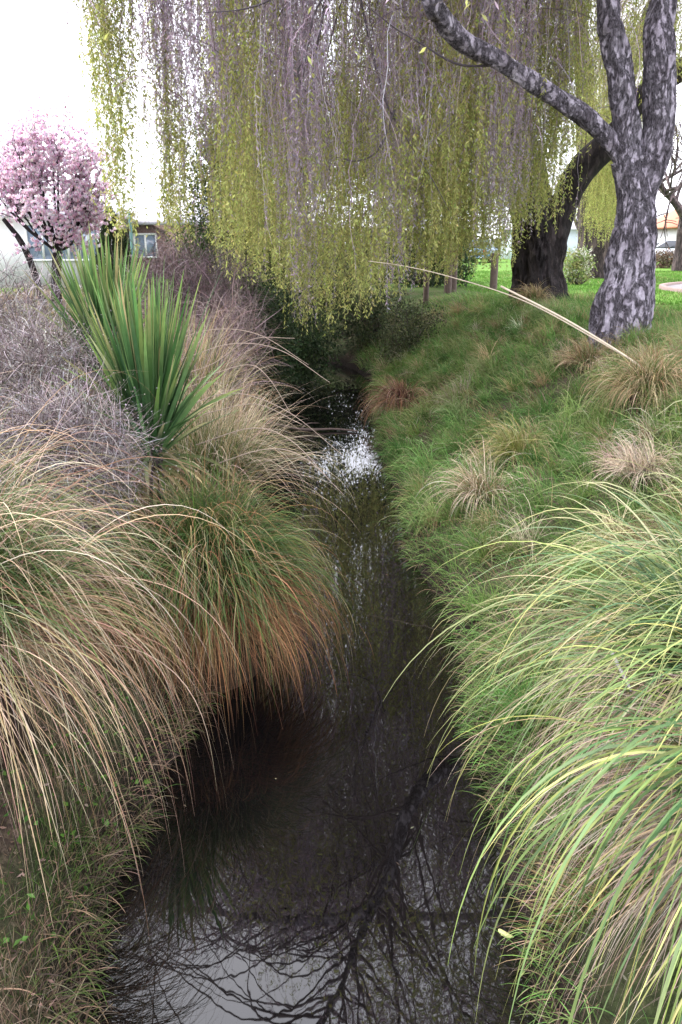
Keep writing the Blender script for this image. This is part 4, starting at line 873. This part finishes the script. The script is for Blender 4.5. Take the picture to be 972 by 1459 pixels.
# broadleaf weeds and litter, lower left and right banks
n = 9000
x = rng.uniform(-2.6, 1.6, n); y = rng.uniform(1.2, 7.5, n); d = np.maximum(edge_l(y) - x, x - edge_r(y)); k = (d > .02) & (vnoise(x * 3.3 + 70, y * 3.3) > .58); x, y = x[k], y[k]; n = len(x)
P = np.stack([x, y, gh(x, y) + rng.uniform(.01, .08, n)], -1); g = Geo()
g.add(*leaf_quads(P, rng.normal(size=(n, 3)) * [1, 1, .4] + [0, 0, .2], rng.uniform(.015, .045, n), rng.uniform(.012, .03, n), pick(n, [(.09, .2, .03), (.06, .15, .03), (.12, .22, .05)])))
tag(g.build('weeds', M_leaf), 'small broad-leaved weeds scattered low on the banks', 'weeds', kind='stuff')
n = 9000
x = np.where(rng.random(n) < .6, rng.uniform(-2.2, -.7, n), rng.uniform(-2.8, 3.2, n)); y = 1.2 + 9.8 * rng.random(n) ** 1.7; d = np.maximum(edge_l(y) - x, x - edge_r(y)); k = d > .04; x, y = x[k], y[k]; n = len(x)
P = np.stack([x, y, gh(x, y) + .015], -1); g = Geo()
g.add(*leaf_quads(P, rng.normal(size=(n, 3)) * [1, 1, .25], rng.uniform(.012, .045, n), rng.uniform(.004, .015, n), pick(n, [(.26, .18, .13), (.32, .23, .17), (.16, .11, .08), (.36, .22, .18), (.1, .075, .06)])))
tag(g.build('leaf_litter', M_dry), 'dead leaves and twigs strewn over the banks', 'litter', kind='stuff')

# floating leaf, sticks
def float_leaf(px, py, L, col, label):
    d = at(px, py, 1.0) - [0, 0, H]; d[2] = d[2]; t = -H / d[2]; P = np.array([d[0] * t, d[1] * t, .006])
    th = np.linspace(0, 2 * np.pi, 16, endpoint=False); V = np.stack([np.cos(th) * L / 2, np.sin(th) * L * .18 * (1 - .3 * np.cos(th)), .004 * np.cos(th * 2)], -1); a = R(-35)
    V = np.stack([V[:, 0] * math.cos(a) - V[:, 1] * math.sin(a), V[:, 0] * math.sin(a) + V[:, 1] * math.cos(a), V[:, 2]], -1) + P
    V = np.vstack([V, V - [0, 0, .003]])
    Fs = [np.array([tuple(range(16)), tuple(range(31, 15, -1))]), np.array([(j, j + 16, (j + 1) % 16 + 16, (j + 1) % 16) for j in range(16)])]
    tag(mesh_obj('fallen_leaf', V, Fs, M_leaf, None, np.broadcast_to(np.array(col), V.shape)), label, 'leaf')
float_leaf(721, 1332, .07, (.55, .55, .25), 'pale yellow leaf floating at the foot of the right bank')
n = 60; y = rng.uniform(2.3, 13, n); x = edge_l(y) + (edge_r(y) - edge_l(y)) * rng.random(n); g = Geo(); P = np.stack([x, y, np.full(n, .004)], -1)
g.add(*leaf_quads(P, np.stack([rng.normal(size=n), rng.normal(size=n), np.zeros(n)], -1), rng.uniform(.012, .03, n), rng.uniform(.006, .012, n), pick(n, [(.16, .13, .09), (.22, .19, .13), (.1, .08, .05)]), .05))
tag(g.build('floating_debris', M_dry), 'tiny leaf specks drifting on the dark water', 'debris', kind='stuff')
def stick(pts, r, label, col=(.12, .09, .08)):
    g = Geo(); g.add(*tube(pts, np.linspace(r, r * .5, len(pts)), 22, 6, .2, 8, col=col))
    a = np.array(pts[1]); g.add(*tube([a, a + [.1, .12, .06], a + [.26, .2, .05]], [r * .6, r * .45, r * .2], 10, 5, col=col))
    tag(g.build('fallen_branch', M_twig), label, 'branch')
stick([(-1.15, 12.3, .12), (-.6, 12.1, .05), (-.1, 12.2, .03), (.25, 12.1, .02)], .025, 'thin fallen branch lying across the stream near the bend')
stick([(-1.0, 10.6, .15), (-.65, 10.4, .06), (-.3, 10.3, .02)], .014, 'short broken twig trailing in the water from the left bank')

# ------------------------------------------------------------------ light
w = bpy.data.worlds.new('World'); S.world = w; w.use_nodes = True; nt = w.node_tree
bgn = nt.nodes['Background']; bgn.inputs['Strength'].default_value = .12
SUN_EL, SUN_AZ = 52, -60           # azimuth from +Y towards +X
sky = N(nt, 'ShaderNodeTexSky', sky_type='NISHITA', sun_disc=False); sky.sun_elevation = R(SUN_EL); sky.sun_rotation = R(SUN_AZ)
hs = N(nt, 'ShaderNodeHueSaturation'); hs.inputs['Saturation'].default_value = .35; nt.links.new(sky.outputs[0], hs.inputs['Color'])
tc = N(nt, 'ShaderNodeTexCoord'); no = N(nt, 'ShaderNodeTexNoise'); setin(no, Scale=2.2, Detail=6.0); nt.links.new(tc.outputs['Generated'], no.inputs['Vector'])
cr = ramp(nt, [(.3, (.72, .74, .80)), (.7, (1, 1, 1))]); nt.links.new(no.outputs['Fac'], cr.inputs[0])
sc = N(nt, 'ShaderNodeMixRGB', blend_type='MULTIPLY'); sc.inputs[0].default_value = 1; sc.inputs[2].default_value = (9.3, 9.2, 9.8, 1); nt.links.new(cr.outputs[0], sc.inputs[1])
mx = N(nt, 'ShaderNodeMixRGB'); mx.inputs[0].default_value = .8; nt.links.new(hs.outputs[0], mx.inputs[1]); nt.links.new(sc.outputs[0], mx.inputs[2]); nt.links.new(mx.outputs[0], bgn.inputs['Color'])
L = bpy.data.lights.new('sun', 'SUN'); L.energy = 1.5; L.angle = R(10); L.color = (1, .96, .9)
lo = bpy.data.objects.new('sun', L); COL.objects.link(lo)
from mathutils import Vector
sd = Vector((math.sin(R(SUN_AZ)) * math.cos(R(SUN_EL)), math.cos(R(SUN_AZ)) * math.cos(R(SUN_EL)), math.sin(R(SUN_EL))))
lo.rotation_euler = sd.to_track_quat('Z', 'Y').to_euler(); lo.location = (0, 0, 30)
S.view_settings.view_transform = 'Standard'; S.view_settings.look = 'None'; S.view_settings.exposure = 1.98; S.view_settings.gamma = 1
S.cycles.use_denoising = True
S.cycles.max_bounces = 6; S.cycles.transmission_bounces = 3; S.cycles.diffuse_bounces = 3; S.cycles.glossy_bounces = 3
for o in bpy.data.objects:
    if '_w' in o: del o['_w']
